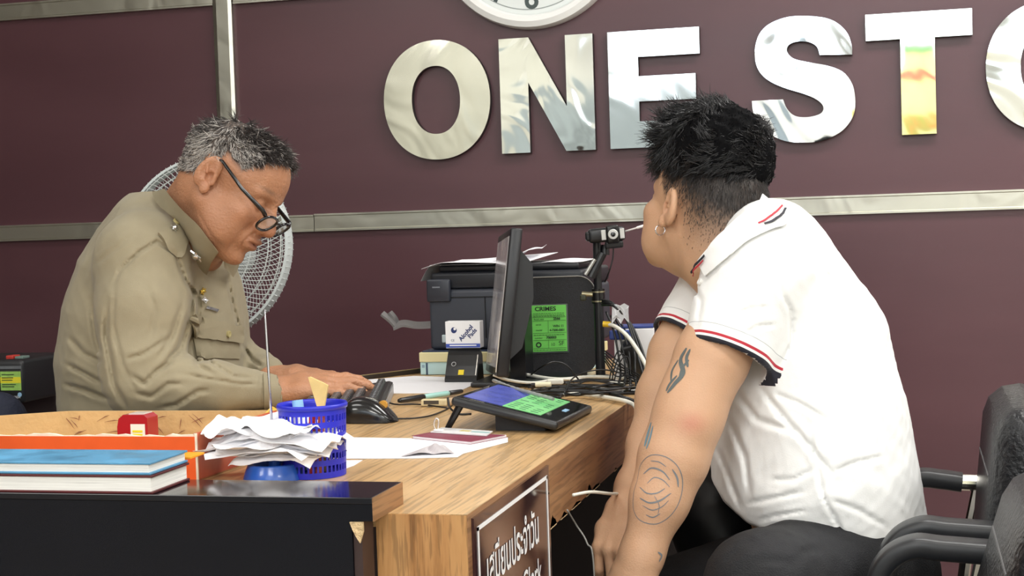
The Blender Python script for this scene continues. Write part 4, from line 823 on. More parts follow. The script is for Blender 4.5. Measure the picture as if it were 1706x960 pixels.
MB().box((u0[0]-.032, u0[1]+.05, uz+uh+.002), (.02, .03, .006), bev=.002).build('grey_terminal', mat('terminal_grey', (110, 130, 124), .4), t)
t = thing('side_cabinet', 'dark cabinet under the power unit, mostly hidden by the tray', 'cabinet', (u0[0]-.2, u0[1]+.1, 0))
MB().box((u0[0]-.2, u0[1]+.11, uz/2), (.3, .24, uz-.002), bev=.003).build('carcass', mat('cabinet_dark', (38, 30, 32), .5), t)
for k in range(2): MB().box((u0[0]-.2, u0[1]-.012, .12+k*.3), (.29, .01, .28), bev=.003).build('drawer_front', mat('cabinet_front', (44, 36, 38), .45), t)
bg = PD(-8, 705, 3.02); t = thing('navy_bag', 'dark navy padded bag with a white patch at the left edge', 'bag', bg-[0, 0, .3])
MB().ball(bg+[-.01, .03, -.015], (.062, .05, .073), 32).build('bag_top', mat('navy_cloth', (26, 32, 52), .75, bump=.4, bscale=60), t, True)
MB().box(bg+[-.01, .03, -.17], (.122, .1, .32), bev=.04).build('bag_body', mat('navy_cloth', (26, 32, 52), .75), t, 'auto')
q = PD(5, 703, 2.97); MB().ball(q, (.017, .008, .009), 18).build('white_patch', mat('patch_white', (220, 224, 230), .5), t, True)
t = thing('stool', 'low dark stool carrying the navy bag', 'stool', bg*[1, 1, 0]+[-.01, .03, 0])
sc_ = bg+[-.01, .03, -.345]; MB().box((sc_[0], sc_[1], sc_[2]), (.22, .22, .03), bev=.01).build('seat', mat('cabinet_dark', (38, 30, 32), .5), t)
for a, b in [(-1, -1), (1, -1), (1, 1), (-1, 1)]: MB().cyl((sc_[0]+a*.09, sc_[1]+b*.09, .0), (sc_[0]+a*.09, sc_[1]+b*.09, sc_[2]-.014), .012, n=10).build('leg', M_bp, t)

# ------------------------------------------------------------------ standing fan
fc = PD(343, 414, 3.60); to = (cO-fc)/np.linalg.norm(cO-fc)
ang = math.radians(-27); fn = np.array([to[0]*math.cos(ang)-to[1]*math.sin(ang), to[0]*math.sin(ang)+to[1]*math.cos(ang), .12]); fn /= np.linalg.norm(fn)
fu = np.cross([0, 0, 1], fn); fu /= np.linalg.norm(fu); fv = np.cross(fn, fu); FRr = .212
t = thing('standing_fan', 'white wire-caged standing fan behind the uniformed person', 'fan', (fc[0]-fn[0]*.14, fc[1]-fn[1]*.14, 0))
M_fan = mat('fan_white', (214, 222, 222), .4); M_wire = mat('fan_wire', (206, 212, 210), .35)
fp = lambda r, q, h: fc+r*(math.cos(q)*fu+math.sin(q)*fv)+fn*h
MB().lathe(fc, [(FRr-.004, -.016), (FRr+.002, -.016), (FRr+.004, 0), (FRr+.002, .016), (FRr-.004, .016), (FRr-.004, -.016)], 96, ax=fn, u=fu).build('guard_rim', M_fan, t, 'auto')
def guard(name, sgn, dome):
    m = MB()
    for k in range(96):
        q0 = 2*math.pi*k/96; P_ = []
        for s_ in np.linspace(0, 1, 9):
            r = .045+(FRr-.045)*s_; P_.append(fp(r, q0+.55*s_*sgn, sgn*(.014+dome*(1-s_**2.6))))
        P_.append(fp(FRr+.007, q0+.56*sgn, sgn*.008)); m.tube(P_, .0009, 4, cap=False)
    for s_ in (.12, .34, .56, .78, .93):
        r = .045+(FRr-.045)*s_; h = sgn*(.014+dome*(1-s_**2.6)); m.tube([fp(r, 2*math.pi*k/64, h) for k in range(65)], .0013, 5, cap=False)
    tag(m.build(name, M_wire, t), kind=None)
guard('front_guard', 1, .045); guard('rear_guard', -1, .06)
MB().lathe(fc, [(0, .066), (.03, .065), (.043, .06), (.047, .052), (0, .052)], 40, ax=fn, u=fu).build('badge_cap', mat('fan_cap', (180, 196, 200), .3), t, True)
for k in range(3):
    m = MB(); q0 = 2*math.pi*k/3+.4; G = []
    for i in range(9):
        r = .03+.155*i/8; sw = .42*(i/8)**.6; G.append([fp(r, q0+sw*(j/6-.3)*2.0+.25*i/8, .022*(j/6-.5)) for j in range(7)])
    m.sheet(np.array(G), fn*.002); m.build('blade', mat('fan_blade', (176, 190, 190), .25), t, True)
MB().lathe(fc, [(0, .02), (.032, .016), (.036, -.01), (.036, -.03), (0, -.03)], 32, ax=fn, u=fu).build('hub', M_fan, t, 'auto')
MB().lathe(fc, [(0, -.08), (.055, -.08), (.062, -.10), (.058, -.15), (.035, -.18), (0, -.182)], 32, ax=fn, u=fu).build('motor_housing', M_fan, t, 'auto')
b0 = fc-fn*.14; MB().tube([(b0[0], b0[1], .03), (b0[0], b0[1], b0[2]-.06)], .013, 16).build('pole', M_fan, t)
MB().tube([(b0[0], b0[1], b0[2]-.09), (b0[0], b0[1], b0[2]-.03)], .022, 16).build('neck', M_fan, t)
MB().lathe((b0[0], b0[1], 0), [(0, 0), (.19, 0), (.19, .012), (.15, .028), (.03, .045), (0, .045)], 48).build('base', M_fan, t, 'auto')
cable('thin black fan cord hanging against the wall', [(442, 540, 3.75), (446, 570, 3.75), (449, 610, 3.78), (450, 700, 3.8)], .002, CB, grp=None)

# ------------------------------------------------------------------ chairs on the right
M_lea = mat('chair_leather', (19, 21, 26), .36, var=.12, scale=30, bump=.35, bscale=130); M_pla = mat('chair_plastic', (30, 32, 36), .4)
M_seam = mat('chair_seam', (96, 96, 98), .5); M_chr = mat('chair_chrome', (220, 218, 210), .12, metal=1)
def armchair(label, cx_, cy_, half, back_h, tilt, armz, d_back, chrome=(), brace=True):
    # the chair faces world -x; local a = distance forward of the arm fronts' post
    t = thing('office_armchair', label, 'chair', (cx_, cy_, 0)); W = lambda p: np.array([cx_-p[0], cy_+p[1], p[2]]); seatz = .47
    MB().box(W((.10, 0, seatz-.045)), (.44, half*2-.05, .09), bev=.035).build('seat', M_lea, t, 'auto')
    h = back_h-seatz-.02; Mb = np.array(Matrix.Rotation(tilt, 3, 'Y')); bc_ = W((d_back-.05, 0, seatz+.03+h/2))+np.array([math.sin(tilt)*h/2*.0, 0, 0])
    b = MB().box(bc_, (.10, half*2-.02, h), M=Mb, bev=.048).build('backrest', M_lea, t, 'auto')
    for zz_ in (.16*h,):
        MB().tube([bc_+Mb@np.array([-.0495, -half+.065, zz_]), bc_+Mb@np.array([-.0495, half-.065, zz_])], .0018, 6).build('seam', M_seam, b)
    MB().tube([bc_+Mb@np.array([0, -half+.0105, h*.32]), bc_+Mb@np.array([0, -half+.0105, -h*.32])], .0016, 6).build('seam', M_seam, b)
    for s_ in (-1, 1):
        y_ = s_*half; P_ = smoothpath([W((d_back-.02+(.040 if s_ in chrome else 0), y_, armz-.006)), W((.045, y_, armz-.002)), W((.078, y_, armz)), W((.108, y_, armz-.016)), W((.125, y_, armz-.05)), W((.127, y_, armz-.12)), W((.11, y_, seatz-.05))], 7)
        m = MB(); G = []
        for i, p in enumerate(P_):
            tg = P_[min(i+1, len(P_)-1)]-P_[max(i-1, 0)]; tg /= np.linalg.norm(tg); sd = np.array([0, 1.0, 0]); nn = np.cross(tg, sd); hw, hh = .024, .0135
            G.append([p+sd*hw*math.copysign(abs(math.cos(q))**.45, math.cos(q))+nn*hh*math.copysign(abs(math.sin(q))**.45, math.sin(q)) for q in np.linspace(0, 2*math.pi, 17)])
        m.grid(G); n_ = len(G); m.f += [tuple(range(16)), tuple((n_-1)*17+k for k in range(16))]; m.build('armrest', M_pla, t, 'auto')
        if s_ in chrome: MB().tube([W((d_back+.030, y_, armz-.006)), W((d_back-.03, y_, armz-.008))], .0125, 16).build('chrome_sleeve', M_chr, t)
        MB().tube([W((d_back-.005, y_, armz-.01)), W((d_back+.008, y_, armz-.07)), W((d_back+.03, y_, seatz-.05))], .009, 8).build('arm_bracket', M_chr, t)
    MB().tube([W((.1, 0, .10)), W((.1, 0, seatz-.09))], .026, 16).build('gas_column', M_chr, t)
    for k in range(5):
        q = 2*math.pi*k/5+.3; e = W((.1+.27*math.cos(q), .27*math.sin(q), .065)); l = MB().tube([W((.1, 0, .11)), e], [.024, .015], 10).build('base_spoke', M_pla, t)
        MB().cyl(e-np.array([0, .012, .037]), e+np.array([0, .012, -.037]), .027, n=18).build('castor', M_pla, l)
    return t, bc_, Mb, h
t, bc_, Mb, h = armchair('black leather armchair with chrome arm sleeve and blue tag, seating the person in white', .088, 2.245, .19, .785, .10, .642, -.004, chrome=(1,))
q = PD(1653, 726, 2.17); MB().box(q, (.004, .024, .032), bev=.001).build('side_tag', mat('tag_blue', (150, 200, 236), .3), t)
t, bc_, Mb, h = armchair('empty black armchair with wrinkled leather back at the lower right corner', .078, 1.76, .19, .742, .30, .640, .002, chrome=())

# ------------------------------------------------------------------ implicit-surface sculpting (camera-aligned metric frame: X right, Y up, Z away)
def smin(a, b, k):
    h = np.clip(.5+.5*(b-a)/k, 0, 1); return b+(a-b)*h-k*h*(1-h)
def smax(a, b, k): return -smin(-a, -b, k)
class Field:
    def __init__(s): s.ops = []
    def cone(s, a, b, r1, r2=None, k=.02, zs=1.0, sub=False): s.ops.append(('c', np.array(a, float), np.array(b, float), r1, r1 if r2 is None else r2, k, zs, sub)); return s
    def ell(s, c, r, M=None, k=.02, sub=False): s.ops.append(('e', np.array(c, float), np.array(r, float), np.eye(3) if M is None else np.array(M, float), k, sub)); return s
    def plane(s, p, n, k=.002): s.ops.append(('p', np.array(p, float), np.array(n, float)/np.linalg.norm(n), k)); return s
    def field(s, fn, k=.02, op='u'): s.ops.append(('f', fn, k, op)); return s
    def disp(s, fn): s.ops.append(('d', fn)); return s
    def path(s, pts, rs, k=.02, zs=1.0):
        for i in range(len(pts)-1): s.cone(pts[i], pts[i+1], rs[i], rs[i+1], k, zs)
        return s
    def __call__(s, P):
        d = np.full(len(P), 1.0, P.dtype)
        for o in s.ops:
            if o[0] == 'c':
                _, a, b, r1, r2, k, zs, sub = o
                ab = (b-a)*[1, 1, zs]; pa = (P-a)*np.array([1, 1, zs]); h = np.clip(pa@ab/max(ab@ab, 1e-9), 0, 1)
                e = np.linalg.norm(pa-h[:, None]*ab, axis=1)-(r1+(r2-r1)*h); d = smax(d, -e, k) if sub else smin(d, e, k)
            elif o[0] == 'e':
                _, c, r, M, k, sub = o; q = (P-c)@M; k0 = np.linalg.norm(q/r, axis=1); k1 = np.linalg.norm(q/(r*r), axis=1)
                e = np.where(k1 > 1e-9, k0*(k0-1)/np.maximum(k1, 1e-9), -r.min()); d = smax(d, -e, k) if sub else smin(d, e, k)
            elif o[0] == 'p': d = smax(d, (P-o[1])@o[2], o[3])
            elif o[0] == 'f':
                e = o[1](P); d = smin(d, e, o[2]) if o[3] == 'u' else smax(d, e, o[2]) if o[3] == 'i' else smax(d, -e, o[2])
            elif o[0] == 'd': d = d+o[1](P)
        return d
def evalc(fn, P, ch=150000): return np.concatenate([fn(P[i:i+ch]) for i in range(0, len(P), ch)]) if len(P) else np.zeros(0)
def polygonize(fn, lo, hi, h):
    lo, hi = np.array(lo, float), np.array(hi, float); B = 8; nb = np.ceil((hi-lo)/h/B).astype(int); N = nb*B
    I = np.stack(np.meshgrid(*[np.arange(q) for q in nb], indexing='ij'), -1).reshape(-1, 3); cen = lo+(I*B+B/2-.5)*h
    dc = evalc(fn, cen); act = np.abs(dc) < (.87*B+2)*h*1.35
    D_ = np.where(dc < 0, -1., 1.).reshape(nb).astype(np.float32); D_ = D_.repeat(B, 0).repeat(B, 1).repeat(B, 2)
    o = np.stack(np.meshgrid(*[np.arange(B)]*3, indexing='ij'), -1).reshape(-1, 3)
    J = (I[act]*B)[:, None, :]+o[None]; J = J.reshape(-1, 3); vals = evalc(fn, lo+J*h); D_[J[:, 0], J[:, 1], J[:, 2]] = vals
    S = D_ < 0; n0, n1, n2 = N
    cnt = np.zeros((n0-1, n1-1, n2-1), np.int8)
    for a in (0, 1):
        for b in (0, 1):
            for c in (0, 1): cnt += S[a:n0-1+a, b:n1-1+b, c:n2-1+c]
    cells = np.argwhere((cnt > 0) & (cnt < 8)); vid = -np.ones(cnt.shape, np.int64); vid[cells[:, 0], cells[:, 1], cells[:, 2]] = np.arange(len(cells))
    acc = np.zeros((len(cells), 3)); w = np.zeros(len(cells)); cor = [(a, b, c) for a in (0, 1) for b in (0, 1) for c in (0, 1)]
    cv = {q: D_[cells[:, 0]+q[0], cells[:, 1]+q[1], cells[:, 2]+q[2]].astype(float) for q in cor}
    for q in cor:
        for ax in range(3):
            if q[ax] == 0:
                r = list(q); r[ax] = 1; r = tuple(r); A, C_ = cv[q], cv[r]; m_ = (A < 0) != (C_ < 0); t = np.where(m_, A/np.where(m_, A-C_, 1), 0)
                p = np.tile(np.array(q, float), (len(cells), 1)); p[:, ax] += t; acc += p*m_[:, None]; w += m_
    V = lo+(cells+acc/w[:, None])*h; Fc = []
    for ax in range(3):
        a0 = [slice(1, -1)]*3; a0[ax] = slice(0, -1); a1 = [slice(1, -1)]*3; a1[ax] = slice(1, None)
        E_ = S[tuple(a0)] != S[tuple(a1)]; idx = np.argwhere(E_); off = np.array([1, 1, 1]); off[ax] = 0; g = idx+off
        u, v = [(1, 2), (2, 0), (0, 1)][ax]; du = np.zeros(3, int); du[u] = 1; dv = np.zeros(3, int); dv[v] = 1
        ok = (g[:, ax] < cnt.shape[ax]) & (g[:, u] < cnt.shape[u]) & (g[:, v] < cnt.shape[v]); g = g[ok]
        q = [vid[tuple(x.T)] for x in (g-du-dv, g-dv, g, g-du)]; Q = np.stack(q, 1); s_ = S[tuple(g.T)]
        Q[s_] = Q[s_]; Q[~s_] = Q[~s_][:, ::-1]; Fc.append(Q)
    Fc = np.concatenate(Fc); Fc = Fc[(Fc >= 0).all(1)]
    return V, Fc
def gradn(fn, P, e=.0015):
    g = np.stack([evalc(fn, P+np.eye(3)[i]*e)-evalc(fn, P-np.eye(3)[i]*e) for i in range(3)], 1); return g/(np.linalg.norm(g, axis=1, keepdims=True)+1e-9)
def fast_mesh(name, Vw, Fc, material, parent, attrs=None):
    """attrs: {'Col': (n,3|4)} point colours, {'x': (n,)} floats"""
    o0 = wloc(parent) if parent is not None else np.zeros(3); me = bpy.data.meshes.new(name); k = Fc.shape[1]
    me.vertices.add(len(Vw)); me.vertices.foreach_set('co', (Vw-o0).astype(np.float32).ravel())
    me.loops.add(Fc.size); me.loops.foreach_set('vertex_index', Fc.astype(np.int32).ravel())
    me.polygons.add(len(Fc)); me.polygons.foreach_set('loop_start', np.arange(0, Fc.size, k, dtype=np.int32))
    me.polygons.foreach_set('use_smooth', np.ones(len(Fc), bool)); me.update(calc_edges=True); me.validate()
    for nm, A in (attrs or {}).items():
        A = np.asarray(A, np.float32)
        if A.ndim == 2:
            if A.shape[1] == 3: A = np.concatenate([A, np.ones((len(A), 1), np.float32)], 1)
            at = me.attributes.new(nm, 'FLOAT_COLOR', 'POINT'); at.data.foreach_set('color', A.ravel())
        else: at = me.attributes.new(nm, 'FLOAT', 'POINT'); at.data.foreach_set('value', A)
    me.materials.append(material); o = bpy.data.objects.new(name, me); COL.objects.link(o)
    if parent is not None: o.parent = parent
    return o
def join_geo(L):
    V, Fc, n = [], [], 0
    for v, f_ in L: V.append(v); Fc.append(f_+n); n += len(v)
    return np.concatenate(V), np.concatenate(Fc)
def trace(fn, px, py, z0, z1=None, steps=90):
    px, py = np.asarray(px, float), np.asarray(py, float); sh = px.shape; px, py = px.ravel(), py.ravel()
    r = np.stack([(px-853)/FPX, (480-py)/FPX, np.ones_like(px)], 1); z = np.full(len(px), z0, float)
    bz, bd = z.copy(), np.full(len(z), 9.)
    for _ in range(steps):
        d = fn(r*z[:, None]); m_ = np.abs(d) < bd; bz = np.where(m_, z, bz); bd = np.where(m_, np.abs(d), bd); z = np.minimum(z+np.clip(d, -.01, .03)*.8, z0+1.2)
    z = bz
    if z1 is not None: z = np.minimum(z, z1)
    return (r*z[:, None]).reshape(sh+(3,))
def topx(P): return 853+FPX*P[:, 0]/P[:, 2], 480-FPX*P[:, 1]/P[:, 2]
def creases(lines, zmax=9.):
    segs = []
    for pts, amp, sg in lines:
        for i in range(len(pts)-1): segs.append((pts[i], pts[i+1], amp, sg, i, len(pts)))
    def f(P):
        x, y = topx(P); out = np.zeros(len(P))
        byline = {}
        for pts, amp, sg in lines:
            best = np.full(len(P), 1e9); T_ = np.zeros(len(P)); n = len(pts)-1
            for i in range(n):
                a, b = np.array(pts[i], float), np.array(pts[i+1], float); ab = b-a; pxx, pyy = x-a[0], y-a[1]
                t = np.clip((pxx*ab[0]+pyy*ab[1])/(ab@ab), 0, 1); dd = (pxx-t*ab[0])**2+(pyy-t*ab[1])**2; m_ = dd < best; best = np.where(m_, dd, best); T_ = np.where(m_, (i+t)/n, T_)
            fade = np.clip(np.minimum(T_, 1-T_)*5, .12, 1); g = np.exp(-best/(sg*sg)); out += amp*fade*(g-.42*np.exp(-best/(2.6*sg)**2))
        return out*(P[:, 2] < zmax)
    return f
def ripple(seed, amp, freq, aniso=(1, 1, 1)):
    r = np.random.RandomState(seed); W = [(r.randn(3)*np.array(aniso)*freq*(1+.5*i), r.uniform(0, 6.28), 1/(1+.45*i)) for i in range(6)]; W2 = [(r.randn(3)*freq*.5, r.uniform(0, 6.28)) for _ in range(2)]
    def f(P):
        w = sum(np.sin(P@k_+p_) for k_, p_ in W2)*.9; s_ = 0
        for k_, p_, a_ in W: s_ = s_+a_*(1-2*np.abs(np.sin(P@k_+p_+w)))
        return amp*s_/2.4
    return f
def quadpatch(fn, quad, z0, n=14, m=10, off=.004):
    A, B, C_, D_ = [np.array(q, float) for q in quad]; U_, V_ = np.meshgrid(np.linspace(0, 1, n), np.linspace(0, 1, m), indexing='ij'); u, v = U_[..., None], V_[..., None]
    G = (1-u)*(1-v)*A+u*(1-v)*B+u*v*C_+(1-u)*v*D_; P = trace(fn, G[..., 0], G[..., 1], z0); N = gradn(fn, P.reshape(-1, 3), .004).reshape(P.shape)
    return P, N, P+N*off
def patch(name, fn, quad, z0, material, parent, off=.003, th=.002, n=14, m=10):
    P, N, G = quadpatch(fn, quad, z0, n, m, off); Gw, Bw = c2w(G), c2w(G-N*(th))
    mb = MB(); mb.sheet(Gw, Bw-Gw); return mb.build(name, material, parent, 'auto')
def drapeline(fn, pts, z0, off=.001, n=6): 
    Q = smoothpath([np.array([x, y, 0.]) for x, y in pts], n); x = np.array([q[0] for q in Q]); y = np.array([q[1] for q in Q])
    P = trace(fn, x, y, z0); N = gradn(fn, P, .003); return P, N
def drawn(mb, fn, pts, z0, w, off=.0004, n=6):      # thin ribbon following a surface
    P, N = drapeline(fn, pts, z0, n=n); T_ = np.gradient(P, axis=0); T_ /= np.linalg.norm(T_, axis=1, keepdims=True)+1e-9; S_ = np.cross(T_, N)
    L = len(P); ww = w*(.35+.65*np.sin(np.linspace(0, math.pi, L))[:, None]**.5)
    mb.grid(np.stack([c2w(P+N*off-S_*ww/2), c2w(P+N*off+S_*ww/2)], 1))
def strands(root, nrm, dirv, length, r0, seg, curl, seed, droop=None):
    """vectorised 3-sided tapered hairs in camera frame"""
    rng = np.random.RandomState(seed); n = len(root); pos = root.copy(); d = dirv/np.linalg.norm(dirv, axis=1, keepdims=True); rings = []
    ref = np.cross(d, rng.randn(n, 3)); ref /= np.linalg.norm(ref, axis=1, keepdims=True); k1 = rng.randn(n, 3)*curl
    for s_ in range(seg+1):
        t = s_/seg; rr = (r0*(1-t)**.6+.00012)
        b = np.cross(d, ref); b /= np.linalg.norm(b, axis=1, keepdims=True)+1e-9; a = np.cross(b, d)
        ring = [pos+(np.cos(q)*a+np.sin(q)*b)*(rr[:, None] if np.ndim(rr) else rr) for q in (0, 2.094, 4.189)]; rings.append(np.stack(ring, 1))
        pos = pos+d*(length/seg)[:, None]; d = d+k1/seg+(0 if droop is None else droop/seg); d /= np.linalg.norm(d, axis=1, keepdims=True)
    V = np.stack(rings, 1); S_ = seg+1; base = np.arange(n)[:, None, None]*S_*3; Fc = []
    for s_ in range(seg):
        for k in range(3): Fc.append(np.stack([np.arange(n)*S_*3+s_*3+k, np.arange(n)*S_*3+s_*3+(k+1) % 3, np.arange(n)*S_*3+(s_+1)*3+(k+1) % 3, np.arange(n)*S_*3+(s_+1)*3+k], 1))
    return V.reshape(-1, 3), np.concatenate(Fc), S_*3
def head_field(opt=None):
    o = dict(jaw=1.0, cheek=1.0, crown=.0, belly=1.0, nose=1.0); o.update(opt or {}); F_ = Field(); j = o['jaw']
    F_.ell((-.006, 0, .036), (.094, .076, .080+o['crown'])); F_.ell((.040, 0, .034), (.052, .064, .062), k=.02)
    F_.ell((.045, 0, -.030), (.046, .056, .066), k=.025)
    for s_ in (-1, 1):
        F_.cone((.004, s_*.056*j, -.040), (.062, s_*.020, -.090), .020*j, .018*j, k=.028)
        F_.ell((.062, s_*.042, -.022), (.026, .024*o['cheek'], .022*o['cheek']), k=.016)
        F_.ell((.045, s_*.044*j, -.058), (.034, .022*o['cheek'], .034), k=.022)
        F_.cone((.086, s_*.010, .022), (.074, s_*.044, .021), .0085, .0085, k=.012)
    F_.ell((.076, 0, -.097), (.020, .022, .017), k=.012)
    for s_ in (-1, 1): F_.ell((.098, s_*.031, .003), (.017, .019, .0135), k=.012, sub=True)
    for s_ in (-1, 1):
        F_.ell((.073, s_*.031, .003), (.0155, .0165, .0135), k=.004); F_.cone((.0862, s_*.020, .0008), (.081, s_*.043, .0012), .0028, .002, k=.003)
    n = o['nose']; F_.cone((.090, 0, .014), (.105*1, 0, -.024), .0075, .0125*n, k=.009); F_.ell((.108, 0, -.030), (.013, .0125, .011), k=.007)
    for s_ in (-1, 1): F_.ell((.098, s_*.0145*n, -.034), (.0115, .0085, .008), k=.006); F_.ell((.103, s_*.008, -.0415), (.005, .0035, .004), k=.003, sub=True)
    F_.ell((.084, 0, -.060), (.018, .030, .020), k=.014)
    F_.ell((.0985, 0, -.0560), (.0085, .024, .0062), k=.004); F_.ell((.0950, 0, -.0685), (.0095, .021, .0068), k=.004)
    F_.ell((.1085, 0, -.0622), (.0105, .024, .0012), k=.002, sub=True)
    Re = np.array(Matrix.Rotation(.22, 3, 'Y'))
    for s_ in (-1, 1):     # ears: rim, bowl, lobe
        M = Re@np.array(Matrix.Rotation(-s_*.38, 3, 'Z'))
        F_.ell((-.007, s_*.0825, .006), (.0185, .0085, .031), M, k=.003); F_.ell((-.0045, s_*.0925, .010), (.0125, .0068, .0215), M, k=.0015, sub=True); F_.ell((.002, s_*.086, .0), (.0075, .009, .0095), M, k=.0015, sub=True)
        F_.ell((.002, s_*.0815, -.021), (.0095, .006, .011), k=.003); F_.cone((.009, s_*.078, -.008), (.008, s_*.080, .006), .0042, .004, k=.002); F_.cone((-.013, s_*.0885, .020), (-.006, s_*.0875, .004), .0026, .0024, k=.0015)
    return F_
def placed(F_, pos, M, sc):      # field given in head space, placed in camera space; M columns = fwd, side, up
    return lambda P: F_(((P-pos)@M)/sc)*sc
def hand_field(F_, wrist, f, n, s_, sc=1.0, curl=(.25, .3, .2), spread=1.0, thumb=(.5, .2), kk=.004, rs=1.0):
    f, n, s_ = [np.array(q, float)/np.linalg.norm(q) for q in (f, n, s_)]; n = n-f*(n@f); n /= np.linalg.norm(n); s_ = s_-f*(s_@f)-n*(s_@n); s_ /= np.linalg.norm(s_); w = np.array(wrist, float)
    W = lambda a, b, c=0.0: w+(f*a+s_*b+n*c)*sc
    kn = [(.088, .0265), (.093, .009), (.088, -.0095), (.080, -.027)]; L = [(.042, .025, .021), (.046, .029, .022), (.042, .027, .021), (.033, .020, .018)]
    for i, (a, b) in enumerate(kn):
        F_.cone(W(.0, b*.55), W(a*.55, b*.85, .003), .0165*sc*rs, .0145*sc*rs, k=.012); F_.cone(W(a*.55, b*.85, .003), W(a, b), .0145*sc*rs, .0105*sc*rs, k=.010)
    for i, (a, b) in enumerate(kn):
        p = W(a, b); ang = 0; fan = (b/.03)*.10*spread; tips = []
        for j in range(3):
            ang += curl[j]*(1+.06*i); d = (f*math.cos(ang)-n*math.sin(ang))*math.cos(fan)+s_*math.sin(fan); q = p+d*L[i][j]*sc; r = [.0092, .0082, .0076, .0066]
            F_.cone(p, q, r[j]*sc*rs, r[j+1]*sc*rs, k=kk if j else .006); p = q
    a0 = W(.022, .022, -.004); d1 = f*math.cos(thumb[0])+s_*math.sin(thumb[0])-n*.25; d1 /= np.linalg.norm(d1); p1 = a0+d1*.040*sc; d2 = f*math.cos(thumb[1])+s_*math.sin(thumb[1])-n*.25; d2 /= np.linalg.norm(d2); p2 = p1+d2*.033*sc
    F_.cone(a0, p1, .0150*sc*rs, .0108*sc*rs, k=.010); F_.cone(p1, p2, .0102*sc*rs, .0085*sc*rs, k=.004); F_.cone(p2, p2+(d2-n*.2)*.024*sc, .0085*sc*rs, .0072*sc*rs, k=.004)
def lin(rgb): return np.array(srgb(*rgb)[:3])
def frame_dirs(fwd, up):
    fwd = np.array(fwd, float); fwd /= np.linalg.norm(fwd); up = np.array(up, float); up = up-fwd*(up@fwd); up /= np.linalg.norm(up); s_ = np.cross(up, fwd); return fwd, s_, up

# ================================================================== seated officer in khaki
HS = 1.0; oD = 2.68; oY, oP = math.radians(16), math.radians(31)
fw = np.array([math.cos(oY)*math.cos(oP), -math.sin(oP), -math.sin(oY)*math.cos(oP)]); f1, s1, u1 = frame_dirs(fw, (math.sin(oP), math.cos(oP), 0))
if s1[2] > 0: s1 = -s1
HM = np.stack([f1, s1, u1], 1); HP = cm(380, 309, oD)
hf = head_field(dict(jaw=1.0, cheek=1.04, nose=1.08, crown=-.006))
hf.cone((-.03, -.03, -.06), (.03, -.02, -.082), .034, .024, k=.02)
_hd = placed(hf, HP, HM, HS)
_hc = creases([([(436, 384), (424, 388), (412, 396), (403, 408), (400, 418)], .0022, 2.2), ([(406, 396), (416, 399), (428, 402)], .0014, 1.4), ([(440, 372), (430, 376), (418, 382)], .0012, 2.4), ([(458, 348), (466, 344), (474, 346)], .0014, 1.6), ([(452, 352), (446, 346), (440, 342)], .0010, 1.6), ([(388, 402), (380, 414), (378, 428)], .0016, 3), ([(420, 350), (414, 362), (404, 374)], .0009, 3), ([(344, 380), (356, 398), (372, 412)], .0016, 3.5), ([(330, 350), (338, 370), (350, 388)], .0012, 3), ([(456, 300), (470, 304), (480, 308)], .0005, 2), ([(452, 312), (466, 315), (478, 318)], .0005, 2)])
hfc = lambda P: _hd(P)+_hc(P)
body = Field().field(hfc, k=.001)
body.cone(HP+HM@np.array([-.026, 0, -.03]), cm(300, 395, 2.80), .058, .068, k=.03); body.cone(HP+HM@np.array([.02, 0, -.075]), cm(322, 420, 2.78), .040, .055, k=.03)
skinF = body
torsoF = Field().path([cm(262, 720, 2.88), cm(262, 600, 2.87), cm(268, 470, 2.86), cm(285, 400, 2.84)], [.145, .145, .12, .07], zs=.8)
armF = Field()
armF.path([cm(240, 440, 2.68), cm(235, 640, 2.60), cm(350, 648, 2.60), cm(455, 652, 2.655)], [.05, .042, .036, .027], k=.01)
armF.path([cm(310, 430, 3.02), cm(372, 600, 3.02), cm(446, 625, 2.84)], [.05, .042, .027], k=.01)
hand_field(armF, cm(458, 652, 2.66), (.93, .12, .10), (.08, .93, -.36), (-.1, .35, .93), sc=.96, curl=(.12, .30, .22), thumb=(.75, .35), spread=1.1, rs=1.06)
hand_field(armF, cm(452, 628, 2.83), (.97, .03, -.16), (-.02, 1, -.1), (-.1, .1, -.99), sc=.96, curl=(.10, .24, .2), thumb=(.8, .4), spread=1.2)
bodyall = [polygonize(skinF, cm(255, 0, oD)*[1, 0, 0]+[0, cm(0, 470, oD)[1], 2.50], [cm(500, 0, oD)[0], cm(0, 180, oD)[1], 2.95], .0019)]
bodyall.append(polygonize(torsoF, [-.92, -.36, 2.62], [-.40, .16, 3.14], .012))
bodyall.append(polygonize(armF, [-.74, -.26, 2.45], [-.24, .10, 3.12], .0032))
V, Fc = join_geo(bodyall); hl = ((V-HP)@HM)/HS
def skin_colors(V, hl, base, lip, nose, headmask):
    C_ = np.tile(lin(base), (len(V), 1)); 
    def mixc(m, rgb): 
        m = np.clip(m, 0, 1)[:, None]; C_[:] = C_*(1-m)+lin(rgb)*m
    g = lambda c, r: np.exp(-(((hl-np.array(c))/np.array(r))**2).sum(1))*headmask
    mixc(g((.098, 0, -.0615), (.016, .022, .0085))*1.2, lip); mixc(g((.11, 0, -.03), (.02, .02, .016))*.6, nose)
    for s_ in (-1, 1): mixc(g((.075, s_*.045, -.025), (.03, .022, .02))*.35, nose); mixc(g((-.0, s_*.085, .0), (.02, .012, .03))*.3, nose)
    return C_, mixc, g
hm = np.zeros(len(V)); hm[:len(bodyall[0][0])] = 1
C_, mixc, g = skin_colors(V, hl, (180, 130, 99), (158, 106, 86), (182, 124, 98), hm)
